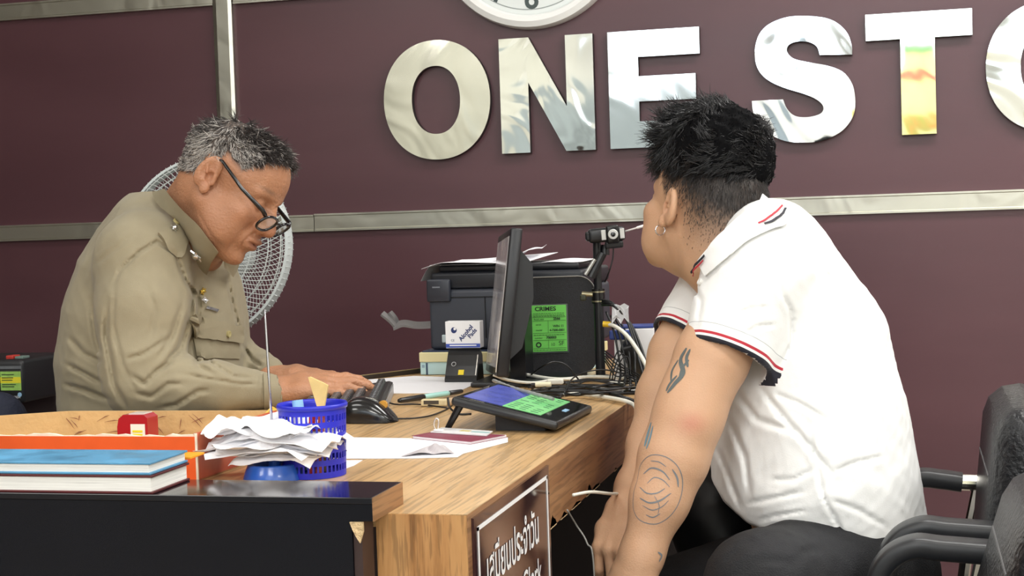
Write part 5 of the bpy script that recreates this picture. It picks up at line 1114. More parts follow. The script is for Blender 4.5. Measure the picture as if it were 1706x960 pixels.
mixc(g((.02, 0, -.07), (.05, .08, .03))*.35, (150, 104, 80)); mixc(g((.075, -.03, -.002), (.02, .022, .016))*.35, (140, 96, 76)); mixc(np.clip(ripple(77, 1, 90)(V), 0, 1)*.16*hm, (214, 166, 132))
for s_ in (-1, 1):
    a = np.exp(-(((hl-np.array([.080, s_*.030, .0305]))/np.array([.02, .021, .0042]))**2).sum(1))*hm; mixc(a*.75, (92, 74, 62))
    mixc(g((.09, s_*.030, -.001), (.02, .017, .0016))*1.2, (70, 48, 40))
hx = lambda q: (q[:, 2] > .050-.30*(q[:, 0]+.02)*(q[:, 0] < .06)) 
def off_hair(q):     # signed hair region in head space (positive = hair)
    x, y, z = q[:, 0], np.abs(q[:, 1]), q[:, 2]
    front = .060+.75*np.clip(x-.052, 0, 1)
    side = np.where(x > -.004, .034+.35*np.clip(.05-x, 0, 1)+np.clip(x-.040, 0, 1)*1.6, np.where(x > -.03, .034+(-.004-x)*(-1.4), -.004-.9*np.clip(-.03-x, 0, 1)*.3))
    side = np.where(x < -.03, -.010-.25*np.clip(-.03-x, 0, .1), side)
    lim = np.where(x > .045, np.maximum(front-.012, side), side); return z-lim
hr = off_hair(hl)*hm; inh = np.clip(hr/.012+.5, 0, 1)*(hm > 0); inh *= ~((np.abs(hl[:, 1]) > .072) & (hl[:, 2] < .036) & (hl[:, 0] > -.03))
mixc(inh*.95, (84, 78, 74))
M_skin1 = attr_color_mat('skin_tan', rough=.42, bump=.5, bscale=260, sss=.10, var=.10)
seatp = c2w(cm(262, 760, 2.86)); off_loc = np.array([seatp[0], seatp[1], .0])
V0 = c2w(V)
officer = fast_mesh('person', V0, Fc, M_skin1, None, {'Col': C_})
def set_origin(o, loc):
    me = o.data; loc = Vector(loc); me.transform(Matrix.Translation(-(loc-o.location))); o.location = loc
set_origin(officer, off_loc)
tag(officer, 'grey-haired person in khaki uniform and glasses leaning over the keyboard, typing', 'person')
# shirt
K = .03
sh = Field()
TZ = .74
sh.path([cm(262, 800, 2.88), cm(262, 700, 2.88), cm(258, 600, 2.87), cm(262, 520, 2.86), cm(266, 450, 2.85), cm(272, 400, 2.84)], [.168, .168, .168, .158, .132, .095], k=.03, zs=TZ)
sh.cone(cm(292, 352, 2.82), cm(280, 420, 2.84), .062, .10, k=.03)
sh.path([cm(236, 432, 2.67), cm(270, 388, 2.78), cm(310, 405, 3.02)], [.078, .070, .070], k=.04)
sh.path([cm(240, 432, 2.665), cm(240, 520, 2.63), cm(236, 610, 2.60), cm(238, 642, 2.59)], [.078, .079, .067, .062], k=.024)
sh.path([cm(238, 642, 2.59), cm(300, 645, 2.59), cm(360, 645, 2.60), cm(450, 652, 2.65)], [.060, .052, .044, .0305], k=.012)
sh.path([cm(310, 420, 3.02), cm(370, 595, 3.02), cm(446, 622, 2.845)], [.068, .056, .033], k=.02)
neckdir = HM@np.array([-.05, 0, -.1]); 
sh.cone(HP+HM@np.array([-.01, 0, -.01]), cm(308, 385, 2.80), .060, .060, k=.006, sub=True)
sh.cone(HP+HM@np.array([.03, 0, -.06]), cm(335, 412, 2.78), .055, .040, k=.006, sub=True)
wr = cm(455, 652, 2.655); dr = wr-cm(360, 645, 2.60); sh.field(lambda P: np.maximum(np.maximum((P-wr)@(dr/np.linalg.norm(dr))*-1-.012, np.linalg.norm(P-wr, axis=1)-.075), -((P-wr)@(dr/np.linalg.norm(dr)))-.0+0*P[:, 0]), k=.002, op='s')
sh.disp(ripple(5, -.0016, 15))
g_ = lambda pts, a=.0055, s_=5: (pts, a*1.7, s_*.8)
sh.disp(creases([
    g_([(186, 480), (200, 450), (232, 420), (262, 402), (292, 424), (310, 470), (332, 500), (330, 540), (318, 580)], .0050, 4),
    g_([(192, 470), (188, 540), (205, 610), (230, 660)], .0032, 4), g_([(180, 500), (176, 560), (190, 640), (215, 690)], .0060, 6),
    g_([(322, 470), (318, 520), (300, 580), (262, 620)], .0055, 6), g_([(306, 500), (286, 560), (262, 600)], .004, 6),
    g_([(206, 600), (240, 590), (286, 560)], .0045, 5), g_([(214, 622), (240, 640), (262, 618), (300, 596)], .0060, 5), g_([(222, 655), (252, 662), (280, 640), (310, 640)], .0050, 5),
    g_([(262, 680), (292, 676), (330, 652), (352, 650)], .0048, 5), g_([(296, 622), (350, 632), (400, 640), (436, 640)], .0030, 3.5), g_([(310, 606), (345, 600), (390, 628), (430, 630)], .0036, 4),
    g_([(108, 606), (140, 622), (170, 640)], .0060, 5), g_([(106, 640), (140, 650), (185, 668)], .0060, 5), g_([(112, 560), (140, 590), (172, 606)], .0045, 6), g_([(150, 500), (158, 560), (170, 600)], .004, 6),
    g_([(378, 450), (386, 500), (398, 545), (404, 580)], .004, 3), g_([(340, 470), (330, 500), (338, 520)], .004, 5), g_([(404, 575), (420, 600), (440, 612)], .005, 4), g_([(320, 572), (330, 610), (360, 625)], .004, 6),
    g_([(432, 600), (436, 650), (434, 690)], .0016, 2.2), g_([(160, 440), (185, 420), (230, 385)], .002, 5), g_([(350, 560), (352, 600), (356, 618)], .0022, 2.5), g_([(245, 470), (258, 520), (250, 570)], .003, 7)]))
Vs, Fs = polygonize(sh, [-.92, -.40, 2.42], [-.30, .16, 3.16], .0036)
M_khaki = mat('khaki_cloth', (152, 142, 117), .8, var=.04, scale=30, bump=.18, bscale=900, sheen=.15)
shirt = fast_mesh('uniform_shirt', c2w(Vs), Fs, M_khaki, officer)
# uniform details laid on the cloth
M_khaki2 = mat('khaki_trim', (154, 144, 119), .78, var=.03, scale=40, bump=.2, bscale=900)
patch('epaulette', sh, [(262, 392), (300, 372), (312, 392), (300, 430)], 2.45, M_khaki2, shirt, .008, .005)
patch('pocket', sh, [(320, 562), (395, 572), (398, 598), (330, 596)], 2.45, M_khaki2, shirt, .0030, .003)
patch('pocket_flap', sh, [(316, 524), (402, 546), (398, 572), (320, 562)], 2.45, M_khaki2, shirt, .0085, .004)
patch('cuff', sh, [(438, 624), (466, 628), (468, 676), (440, 684)], 2.42, M_khaki2, shirt, .003, .002)
M_btn = mat('button_olive', (172, 160, 112), .3)
def button(px, py, r, mt, par, z0=2.4, nm='button', fn=None, off=.006):
    P = trace(fn or sh, np.array([px]), np.array([py]), z0); N = gradn(fn or sh, P, .006); c = c2w(P+N*off)[0]; nw = c2w(P+N)[0]-c2w(P)[0]
    return MB().lathe(c, [(0, .0012), (r*.45, .0012), (r*.7, .0022), (r, .0018), (r, -.002)], 22, ax=nw).build(nm, mt, par, 'auto')
button(373, 557, .0062, M_btn, shirt, off=.010); button(289, 375, .0062, M_btn, shirt, off=.009)
def emblem(px, py, w, h, mt, par, spikes, nm, off=.006, rot=0.0, fn=None):
    P = trace(fn or sh, np.array([px]), np.array([py]), 2.4); N = gradn(fn or sh, P, .008)[0]; c = P[0]+N*off; u = np.array([math.cos(rot), math.sin(rot), 0]); u -= N*(u@N); u /= np.linalg.norm(u); v = np.cross(N, u); v = v if v[1] > 0 else -v
    poly = [(w*(1 if k % 2 else .52)*math.cos(2*math.pi*k/(2*spikes)), h*(1 if k % 2 else .52)*math.sin(2*math.pi*k/(2*spikes))) for k in range(2*spikes)]
    b = MB(); cw = c2w(c[None])[0]; uw, vw, nw = [c2w((c+q)[None])[0]-cw for q in (u, v, N)]; b.prism(poly, cw, uw, vw, nw*.0022); b.ball(cw+nw*.002, (w*.45, w*.45, w*.45), 12); b.ball(cw+nw*.002+vw*h*.4, w*.22, 10); b.ball(cw+nw*.002-vw*h*.4, w*.2, 10)
    return b.build(nm, mt, par)
M_silv = mat('insignia_silver', (232, 234, 238), .18, metal=1); M_gold = mat('insignia_gold', (214, 184, 90), .25, metal=.9)
emblem(285, 385, .0085, .012, M_silv, shirt, 7, 'shoulder_insignia', .009, -.5)
emblem(335, 497-10, .006, .011, M_gold, shirt, 6, 'chest_badge', .004, -.6); emblem(340, 502, .0075, .0065, M_silv, shirt, 4, 'chest_clasp', .004, -.6)
patch('name_bar', sh, [(343, 510), (362, 516), (360, 520), (341, 514)], 2.45, M_silv, shirt, .004, .002)
# collar: a stand with a folded leaf, near and far side
cf = Field().cone(HP+HM@np.array([-.012, 0, -.02]), cm(306, 400, 2.80), .066, .076, k=.01).field(lambda P: sh(P), k=.02).field(lambda P: skinF(P)-.006, k=.012)
M_col = M_khaki2
def leaf(name, rows, par, off=.009):
    G = []
    for row in rows:
        Q = smoothpath([np.array([x, y, 0.]) for x, y in row], 5); P = trace(cf, np.array([q[0] for q in Q]), np.array([q[1] for q in Q]), 2.4); N = gradn(cf, P, .008); G.append(P+N*off)
    G = np.array(G); b = MB().sheet(c2w(G), np.array([0, .0022, -.0008])); return b.build(name, M_col, par, 'auto')
leaf('collar_leaf', [[(282, 316), (300, 336), (330, 368), (352, 396), (365, 414)], [(270, 322), (290, 344), (318, 378), (340, 410), (356, 430)], [(256, 326), (274, 350), (298, 382), (322, 424), (340, 452)]], shirt)
emblem(338, 415, .0130, .0140, M_silv, shirt, 6, 'collar_insignia', .017, -.3, fn=cf)
far = MB(); a = [PD(372, 428, 2.72), PD(394, 430, 2.76), PD(398, 440, 2.80)]; b = [PD(374, 446, 2.73), PD(388, 462, 2.77), PD(394, 452, 2.80)]
far.sheet(np.array([a, b]), np.array([.0, .003, 0])); far.build('collar_leaf', M_col, shirt)
# trousers
tr = Field().path([cm(262, 790, 2.86), cm(420, 850, 2.72)], [.15, .075], k=.05).path([cm(262, 790, 2.92), cm(430, 850, 3.02)], [.15, .075], k=.05)
k1, k2 = cm(420, 850, 2.72), cm(430, 850, 3.02)
wdn = np.array([cR[2], cU[2], cF[2]])   # world up in the camera frame
tr.cone(k1, k1-wdn*.42, .07, .05, k=.03).cone(k2, k2-wdn*.42, .07, .05, k=.03)
Vt, Ft = polygonize(tr, [-.95, -1.15, 2.5], [-.2, -.1, 3.3], .012); fast_mesh('trousers', c2w(Vt), Ft, mat('trousers_khaki', (150, 138, 108), .8), officer)
for kx_ in (k1, k2):
    p = c2w((kx_-wdn*.44)[None])[0]; MB().box((p[0]+.05, p[1], .045), (.27, .10, .09), bev=.035).build('shoe', mat('shoe_black', (18, 18, 18), .25), officer, 'auto')
# hair
def hair_patch(name, V, Fc, hl, region, n, seed, parent, length, colf, flow, r0=.0006, seg=4, curl=.5, lift=.0, lay=.65, clump=0, cl_amp=.3):
    rng = np.random.RandomState(seed); idx = np.where(region > 0)[0]; idx = rng.choice(idx, n, p=(region[idx]/region[idx].sum())); N = gradn(hfc_cur, V[idx], .004)
    root = V[idx]+rng.randn(n, 3)*.0012; q = hl[idx]; fl = flow(q, rng); d = N*(1-lay)+fl*lay; d += rng.randn(n, 3)*.10; L = length(q, rng)
    if clump:
        cc = rng.choice(n, clump, replace=False); ci = np.concatenate([np.argmin(((root[i:i+2000, None]-root[cc][None])**2).sum(-1), 1) for i in range(0, n, 2000)]); cn = rng.randn(clump, 3)*cl_amp
        d = d+cn[ci]+(root[cc][ci]-root)*38; L = L*(.75+.5*rng.rand(clump))[ci]
    Vh, Fh, per = strands(root-N*.001, N, d, L, np.full(n, r0)*(.7+.6*rng.rand(n)), seg, curl, seed+1, droop=-N*.35 if lift <= 0 else None)
    col = np.repeat(colf(q, rng), per, 0); return fast_mesh(name, c2w(Vh), Fh, attr_color_mat(name+'_strands', rough=.33, spec=.6), parent, {'Col': col})
hfc_cur = hfc; nh = len(bodyall[0][0])
reg = np.clip(hr/.006, 0, 1); reg[nh:] = 0; reg *= ((np.abs(hl[:, 1]) < .0765) | (hl[:, 2] > .034) | (hl[:, 0] < -.03)).astype(float)
def fl1(q, rng):
    th = q-np.array([-.04, 0, .11]); f = np.stack([.9+0*q[:, 0], np.sign(q[:, 1])*.25, -.35-1.2*np.clip(.05-q[:, 2], 0, .1)*10], 1); back = q[:, 0] < -.02
    wb = np.clip((-.0-q[:, 0])/.05, 0, 1)[:, None]; f = f*(1-wb)+wb*np.array([-.35, 0, -.9]); f /= np.linalg.norm(f, axis=1, keepdims=True); return f@HM.T
def col1(q, rng):
    n = len(q); w = np.clip(.62-.55*np.clip((q[:, 2]-.03)/.07, 0, 1)+.25*(np.abs(q[:, 1]) > .055)-.5*(q[:, 0] > .045)*(q[:, 2] > .055)-.1*(q[:, 0] < -.055), .05, .9); m_ = (rng.rand(n) < w)[:, None]
    v = np.where(m_, lin((196, 190, 184)), lin((58, 52, 50)))*(.75+.5*rng.rand(n)[:, None]); return v
hair_patch('hair', V, Fc, hl, reg, 17000, 3, officer, lambda q, rng: (.008+.017*np.clip((q[:, 2]-.03)/.08, 0, 1))*(.6+.7*rng.rand(len(q))), col1, fl1, r0=.00052, clump=700, cl_amp=.16)
# sideburn
# glasses
t = bpy.data.objects.new('eyeglasses', None); COL.objects.link(t); gl = c2w((HP+HM@np.array([.11, 0, -.01]))[None])[0]; t.parent = officer; t.location = gl-wloc(officer)
M_gf = mat('glasses_black', (12, 14, 20), .2, coat=.5); H2 = lambda q: c2w((HP+HM@np.array(q))[None])[0]
for s_ in (-1, 1):
    c = np.array([.1165, s_*.0335, -.0175]); tilt = -.42; P_ = []
    for k in range(49):
        q = 2*math.pi*k/48; a, b = .0235*math.copysign(abs(math.cos(q))**.8, math.cos(q)), .0165*math.copysign(abs(math.sin(q))**.8, math.sin(q)); P_.append(H2(c+np.array([math.sin(tilt)*b*-1-abs(s_*.0335+a)*.10, a, b*math.cos(tilt)])))
    m = MB().tube(P_, .0025, 8, cap=False); m.build('rim', M_gf, t, True)
    ctr_ = np.mean(P_[:-1], 0); g2 = MB(); g2.add([ctr_]+P_[:-1], [(0, i+1, (i+1) % 48+1) for i in range(48)])
    g2.build('lens', mat('glasses_lens_glare', (190, 196, 196), .05, alpha=.45, coat=.6), t)  # whitish half-opaque tint stands in for glare on the lenses
    MB().tube([H2((.1125, s_*.057, -.006)), H2((.108, s_*.0655, -.001)), H2((.060, s_*.079, .012)), H2((.006, s_*.0835, .0335)), H2((-.012, s_*.083, .030)), H2((-.020, s_*.082, .018))], [.0040, .0040, .0034, .0028, .0022, .0016], 8).build('temple', M_gf, t, True)
MB().tube([H2((.1175, -.012, -.012)), H2((.1195, 0, -.009)), H2((.1175, .012, -.012))], .002, 8).build('bridge', M_gf, t, True)
# his stool-like chair
t = thing('office_chair', 'low dark office chair under the uniformed person', 'chair', off_loc)
sz = float(c2w(cm(262, 790, 2.86)[None])[0][2])-.155; MB().box((off_loc[0], off_loc[1]+.03, sz-.03), (.46, .44, .06), bev=.025).build('seat', mat('chair_fabric', (30, 30, 36), .8), t, 'auto')
MB().cyl((off_loc[0], off_loc[1]+.03, .06), (off_loc[0], off_loc[1]+.03, sz-.06), .028).build('column', M_chr, t); MB().lathe((off_loc[0], off_loc[1]+.03, 0), [(0, 0), (.27, 0), (.27, .02), (.04, .07), (0, .07)], 40).build('base', M_pla, t)

# ================================================================== seated customer in white polo
CD = 2.38; cy_ = math.radians(55); HP2 = cm(1174, 357, CD)
fw = np.array([-math.cos(cy_), .34, math.sin(cy_)]); f2, s2, u2 = frame_dirs(fw, (.10, 1, .0))
if s2[2] > 0: s2 = -s2
HM2 = np.stack([f2, s2, u2], 1); hF2 = head_field(dict(jaw=.90, cheek=.90, crown=.002)); hfc2 = placed(hF2, HP2, HM2, .96)
nb = cm(1222, 440, 2.33)
bF = Field().field(hfc2, k=.001)
bF.cone(HP2+HM2@np.array([-.030, 0, -.030]), nb, .054, .064, k=.03); bF.cone(HP2+HM2@np.array([-.048, 0, -.005]), cm(1243, 432, 2.33), .060, .068, k=.03); bF.cone(HP2+HM2@np.array([.01, 0, -.07]), cm(1190, 430, 2.34), .036, .05, k=.03)
tF = Field().path([cm(1385, 850, 2.28), cm(1350, 740, 2.29), cm(1325, 560, 2.31), cm(1270, 465, 2.32)], [.12, .115, .10, .075], zs=.75)
aN = Field(); A0, A1, A2, A3 = cm(1240, 480, 2.18), cm(1145, 700, 2.12), cm(1100, 830, 2.10), cm(1068, 928, 2.09)
aN.path([A0, cm(1185, 600, 2.145), cm(1158, 660, 2.13), A1], [.055, .049, .0455, .0455], k=.02)
aN.path([A1, cm(1122, 765, 2.11), A2, A3, cm(1054, 962, 2.085)], [.0455, .0455, .0385, .0275, .0262], k=.02)
aN.ell(cm(1152, 712, 2.095), (.020, .024, .02), k=.02)
hand_field(aN, cm(1054, 962, 2.085), (-.30, -.93, -.05), (-.35, .15, -.92), (-.9, -.2, .2), sc=1.0, curl=(.35, .5, .4), thumb=(.7, .3))
aF = Field(); aF.path([cm(1185, 480, 2.48), cm(1126, 590, 2.42), cm(1103, 660, 2.39), cm(1086, 745, 2.36), cm(1061, 812, 2.27), cm(1043, 846, 2.218)], [.055, .040, .0375, .0365, .029, .0262], k=.02)
hand_field(aF, cm(1041, 850, 2.21), (-.22, -.52, -.80), (-.30, .80, -.42), (.88, .16, -.35), sc=.95, curl=(.85, .45, .25), thumb=(.45, .15), spread=1.6, kk=.003, rs=.94)
B2 = [polygonize(bF, [HP2[0]-.17, HP2[1]-.22, 2.15], [HP2[0]+.17, HP2[1]+.17, 2.56], .0026)]
B2.append(polygonize(aN, [cm(1010, 0, 2.1)[0]-.06, -.66, 1.93], [cm(1300, 0, 2.2)[0], cm(0, 430, 2.2)[1], 2.28], .0032))
B2.append(polygonize(aF, [.08, -.62, 2.12], [.36, .06, 2.56], .0032))
B2.append(polygonize(tF, [.20, -.60, 2.05], [.72, .12, 2.55], .012))
V2, F2 = join_geo(B2); hl2 = ((V2-HP2)@HM2)/.96; n_h = len(B2[0][0]); hm2 = np.zeros(len(V2)); hm2[:n_h] = 1; n_arm = n_h+len(B2[1][0])+len(B2[2][0])
hl = hl2
C2, mixc, g = skin_colors(V2, hl2, (204, 162, 130), (174, 106, 92), (204, 146, 116), hm2)
C_ = C2
def mix2(m, rgb):
    global C2
    m = np.clip(m, 0, 1)[:, None]; C2 = C2*(1-m)+lin(rgb)*m
px_, py_ = topx(V2); el = np.exp(-(((px_-1152)/22)**2+((py_-706)/18)**2))*(V2[:, 2] < 2.14); el[:n_h] = 0; mix2(el*.55, (196, 120, 100))
x, y, z = hl2[:, 0], np.abs(hl2[:, 1]), hl2[:, 2]
# clipped hair: thick on top, skin fade towards the nape and in front of the ear
top_line = .058-.10*np.clip(-x-.02, 0, 1); bot_line = np.interp(x, [-.12, -.06, -.038, -.018, .0, .022, .040, .070, .12], [-.068, -.064, -.040, -.006, .014, -.006, .026, .062, .070])
fade = np.clip((z-bot_line)/np.maximum(top_line-bot_line+.012, .02), 0, 1)*hm2; ear = ((y > .0795) & (z < .034) & (z > -.04) & (x > -.03) & (x < .03)); fade = fade*(~ear)
hedge = (x < .082-.0*z); fade *= np.clip((.088-x)/.006+np.clip((z-.07)*60, 0, 1), 0, 1)
mix2(np.clip(fade*1.25, 0, .985)**1.0, (40, 34, 32))
M_skin2 = attr_color_mat('skin_light', rough=.45, bump=.2, bscale=420, sss=.12, var=.05)
per2 = fast_mesh('person', c2w(V2), F2, M_skin2, None, {'Col': C2}); hip = c2w(cm(1400, 960, 2.28)[None])[0]; set_origin(per2, (hip[0], hip[1], 0))
tag(per2, 'black-haired person in white polo with tattooed arms, head turned away from the camera', 'person')
# shirt
s3 = Field(); ZS = .72
torso = Field().path([cm(1402, 985, 2.28), cm(1392, 900, 2.28), cm(1356, 800, 2.28), cm(1344, 700, 2.29), cm(1328, 580, 2.30), cm(1300, 485, 2.31)], [.122, .128, .143, .137, .127, .104], k=.03, zs=ZS)
s3.field(torso, k=.001)
s3.path([cm(1262, 462, 2.185), cm(1282, 410, 2.29), cm(1225, 470, 2.46)], [.072, .060, .060], k=.045)
hemN = cm(1209, 598, 2.145); axN = hemN-cm(1262, 458, 2.18); axN /= np.linalg.norm(axN)
sl_ = Field().path([cm(1262, 458, 2.18), hemN+axN*.03], [.079, .063], k=.01); sl_.plane(hemN, axN)
inn = Field().path([hemN-axN*.05, hemN+axN*.05], [.0585, .0555], k=.01)
s3.field(sl_, k=.022)
hemF = cm(1136, 573, 2.425); axF = hemF-cm(1215, 470, 2.47); axF /= np.linalg.norm(axF)
sf = Field().path([cm(1222, 462, 2.47), hemF+axF*.03], [.074, .054], k=.01); sf.plane(hemF, axF); s3.field(sf, k=.03)
s3.field(lambda P: np.maximum(inn(P), -((P-hemN)@axN)-.028), k=.002, op='s')
inf_ = Field().path([hemF-axF*.05, hemF+axF*.05], [.050, .046], k=.01); s3.field(lambda P: np.maximum(inf_(P), -((P-hemF)@axF)-.03), k=.002, op='s')
s3.cone(HP2+HM2@np.array([-.012, 0, -.0]), cm(1214, 418, 2.33), .052, .060, k=.006, sub=True)
s3.ell(cm(1386, 470, 2.30), (.020, .020, .05), k=.02)
# shirt tail edge
def tail(P):
    x, y = topx(P); e = np.interp(x, [1100, 1180, 1205, 1245, 1290, 1345, 1400, 1440, 1560], [770, 790, 835, 872, 893, 908, 938, 985, 1060]); return (y-e)/FPX*P[:, 2]
s3.field(tail, k=.004, op='i')
s3.disp(ripple(21, -.0016, 22)); s3.disp(ripple(24, -.0006, 60))
s3.disp(creases([(a_, b_*1.6, c_*.9) for a_, b_, c_ in [
    (([(1296, 470), (1318, 520), (1320, 570), (1302, 610)]), .0035, 4), (([(1150, 470), (1168, 500), (1162, 540)]), .003, 5),
    (([(1215, 530), (1250, 515), (1290, 512)]), .0028, 4), (([(1235, 560), (1262, 545), (1296, 540)]), .0028, 4), (([(1190, 470), (1235, 440), (1262, 452)]), .0018, 5),
    (([(1262, 640), (1300, 690), (1345, 740), (1392, 800)]), .0050, 6), (([(1230, 660), (1262, 700), (1330, 722)]), .0045, 6), (([(1284, 655), (1330, 672), (1378, 700)]), .0035, 5),
    (([(1345, 700), (1358, 760), (1372, 830), (1400, 880), (1412, 930)]), .0040, 4), (([(1215, 700), (1240, 760), (1250, 830)]), .0042, 6), (([(1190, 740), (1212, 790), (1235, 850)]), .0038, 5),
    (([(1240, 840), (1290, 830), (1345, 818)]), .0035, 5), (([(1260, 868), (1300, 858), (1350, 850)]), .0030, 4), (([(1380, 790), (1430, 770), (1480, 760)]), .0026, 5), (([(1375, 830), (1430, 850), (1480, 880)]), .0026, 5),
    (([(1362, 780), (1320, 800), (1280, 800)]), .0030, 5), (([(1372, 448), (1392, 470), (1404, 462)]), .006, 5), (([(1440, 640), (1462, 700), (1470, 760)]), .0020, 6), (([(1400, 640), (1405, 700), (1390, 760)]), .0018, 7)]]))
Vs2, Fs2 = polygonize(s3, [.20, -.62, 2.02], [.72, .15, 2.60], .0036)
# sleeve hem stripes carried as a distance-to-hem value
nearS = sl_(Vs2); farS = sf(Vs2); dn, df = -((Vs2-hemN)@axN), -((Vs2-hemF)@axF); hemd = np.where((np.abs(nearS) < .014) & (nearS < farS), dn, np.where(np.abs(farS) < .014, df, .2))
hemd = np.where(torso(Vs2) < -.012, .2, hemd); hemd = np.where((inn(Vs2) < .0022) & (nearS < farS), .2, hemd)
def stripe_mat():
    m = bpy.data.materials.new('polo_cotton'); m.use_nodes = True; nt = m.node_tree; b = nt.nodes['Principled BSDF']; b.inputs['Roughness'].default_value = .8; b.inputs['Sheen Weight'].default_value = .1
    a = nt.nodes.new('ShaderNodeAttribute'); a.attribute_name = 'hem'; mr = nt.nodes.new('ShaderNodeMapRange'); mr.inputs['From Min'].default_value = 0; mr.inputs['From Max'].default_value = .04
    cr = nt.nodes.new('ShaderNodeValToRGB'); cr.color_ramp.interpolation = 'CONSTANT'; e = cr.color_ramp.elements; W_ = srgb(243, 244, 243)
    st = [(0, srgb(34, 34, 46)), (.13, W_), (.22, srgb(190, 46, 62)), (.32, W_), (.60, srgb(186, 188, 190)), (.625, W_)]
    e[0].position, e[0].color = st[0]; e[1].position, e[1].color = st[1]
    for p_, c_ in st[2:]: k = e.new(p_); k.color = c_
    nt.links.new(a.outputs['Fac'], mr.inputs['Value']); nt.links.new(mr.outputs['Result'], cr.inputs['Fac']); nt.links.new(cr.outputs['Color'], b.inputs['Base Color'])
    tc = nt.nodes.new('ShaderNodeTexCoord'); n2 = nt.nodes.new('ShaderNodeTexNoise'); n2.inputs['Scale'].default_value = 500; bp = nt.nodes.new('ShaderNodeBump'); bp.inputs['Strength'].default_value = .12; bp.inputs['Distance'].default_value = .002
    nt.links.new(tc.outputs['Object'], n2.inputs['Vector']); nt.links.new(n2.outputs['Fac'], bp.inputs['Height']); nt.links.new(bp.outputs['Normal'], b.inputs['Normal']); return m
polo = fast_mesh('polo_shirt', c2w(Vs2), Fs2, stripe_mat(), per2, {'hem': hemd})
# collar band: wraps the neck, red and navy tipping lines
M_polo = mat('polo_white', (243, 244, 243), .8); M_red = mat('polo_red', (190, 46, 62), .7); M_navy = mat('polo_navy', (34, 34, 46), .7)
NCf = Field().cone(HP2+HM2@np.array([-.022, 0, -.02]), cm(1224, 440, 2.33), .062, .074, k=.01).field(lambda P: s3(P), k=.03)
def strip2(name, top, bot, mt, par, off, fn=NCf, n=6, th=.0025):
    G = []
    for w_ in (0, .25, .5, .75, 1):
        Qa, Qb = smoothpath([np.array([x, y, 0.]) for x, y in top], n), smoothpath([np.array([x, y, 0.]) for x, y in bot], n); Q = np.array([a*(1-w_)+b*w_ for a, b in zip(Qa, Qb)])
        P = trace(fn, Q[:, 0], Q[:, 1], 1.95); N = gradn(fn, P, .008); G.append(P+N*off)
    G = np.array(G); return MB().sheet(c2w(G), np.array([0, th, -.0008])).build(name, mt, par, 'auto')
ct = [(1272, 330), (1262, 346), (1236, 366), (1212, 388), (1190, 412), (1176, 428), (1168, 438)]
cbm = [(1312, 366), (1306, 380), (1282, 388), (1252, 402), (1224, 424), (1198, 446), (1180, 462)]
mixl = lambda A, B, t: [(a[0]*(1-t)+b[0]*t, a[1]*(1-t)+b[1]*t) for a, b in zip(A, B)]
col = strip2('collar', ct, cbm, M_polo, polo, .007)
strip2('collar_red_line', [(1301, 350), (1292, 360), (1274, 374), (1262, 380)], [(1302.5, 352), (1293.2, 362), (1275.5, 375.6), (1263, 381.6)], M_red, polo, .0098, th=.0008)
strip2('collar_navy_line', [(1305, 355), (1299, 365), (1284, 376), (1271, 381)], [(1308, 356), (1301.5, 367), (1286.5, 378), (1273, 382.5)], M_navy, polo, .0098, th=.0008)
strip2('collar_navy_line', [(1183, 428), (1176, 436), (1166, 445), (1160, 452)], [(1184, 430.5), (1177, 438.5), (1168, 447.5), (1161, 454.5)], M_navy, polo, .0105, th=.0008)
strip2('collar_red_line', [(1181, 436), (1175, 443), (1168, 450), (1163, 457)], [(1182, 437.4), (1176.2, 444.5), (1169.3, 451.4), (1164, 458.4)], M_red, polo, .0105, th=.0008)
button(1168, 470, .0052, mat('button_pearl', (232, 230, 226), .3), polo, 1.95, 'button', s3, .002)
# trousers
tr2 = Field(); KN, KF = cm(1272, 985, 2.02), cm(985, 1040, 2.24)
tr2.path([cm(1415, 965, 2.20), KN], [.115, .076], k=.03).path([cm(1400, 960, 2.38), KF], [.11, .062], k=.03).cone(cm(1415, 960, 2.2), cm(1400, 960, 2.38), .118, .112, k=.05)
tr2.cone(KN, KN-wdn*.44+np.array([-.02, 0, .05]), .074, .05, k=.03).cone(KF, KF-wdn*.40+np.array([.03, 0, .05]), .060, .048, k=.03)
tr2.disp(ripple(31, -.0022, 24)); tr2.disp(creases([([(1200, 950), (1240, 905), (1290, 890)], .004, 5), ([(1300, 960), (1340, 920), (1390, 915)], .004, 6), ([(1230, 960), (1270, 930), (1330, 940)], .004, 6)]))
Vt, Ft = polygonize(tr2, [-.02, -1.05, 1.90], [.66, -.26, 2.62], .0065); fast_mesh('trousers', c2w(Vt), Ft, mat('trousers_black', (17, 18, 23), .75, var=.25, scale=14, bump=.3, bscale=500), per2)
for kk_, dx_ in ((KN, (-.02, 0, .05)), (KF, (.03, 0, .05))):
    p = c2w((kk_-wdn*.44+np.array(dx_))[None])[0]; MB().box((p[0]-.05, p[1], .04), (.26, .095, .08), bev=.03).build('shoe', mat('shoe_black', (18, 18, 18), .25), per2, 'auto')
# hair: clipped sides, long tousled top
hfc_cur = hfc2
regt = np.clip((z-top_line+.010)/.012, 0, 1)*hm2*np.clip((.098-x)/.01, 0, 1); regs = np.clip(fade*1.8, 0, 1)*hm2
def flT(q, rng):
    f = np.stack([.75+.3*np.sin(q[:, 1]*60+q[:, 0]*35), .55*np.sin(q[:, 0]*50+2)+np.sign(q[:, 1])*.35, .35+.4*np.sin(q[:, 0]*70+q[:, 1]*40)], 1)+rng.randn(len(q), 3)*.22
    f[:, 2] -= 1.0*np.clip(.075-q[:, 2], 0, 1)*12*.5; return (f/np.linalg.norm(f, axis=1, keepdims=True))@HM2.T
def colK(q, rng): return lin((20, 20, 24))*(.5+1.0*rng.rand(len(q))[:, None]**2)
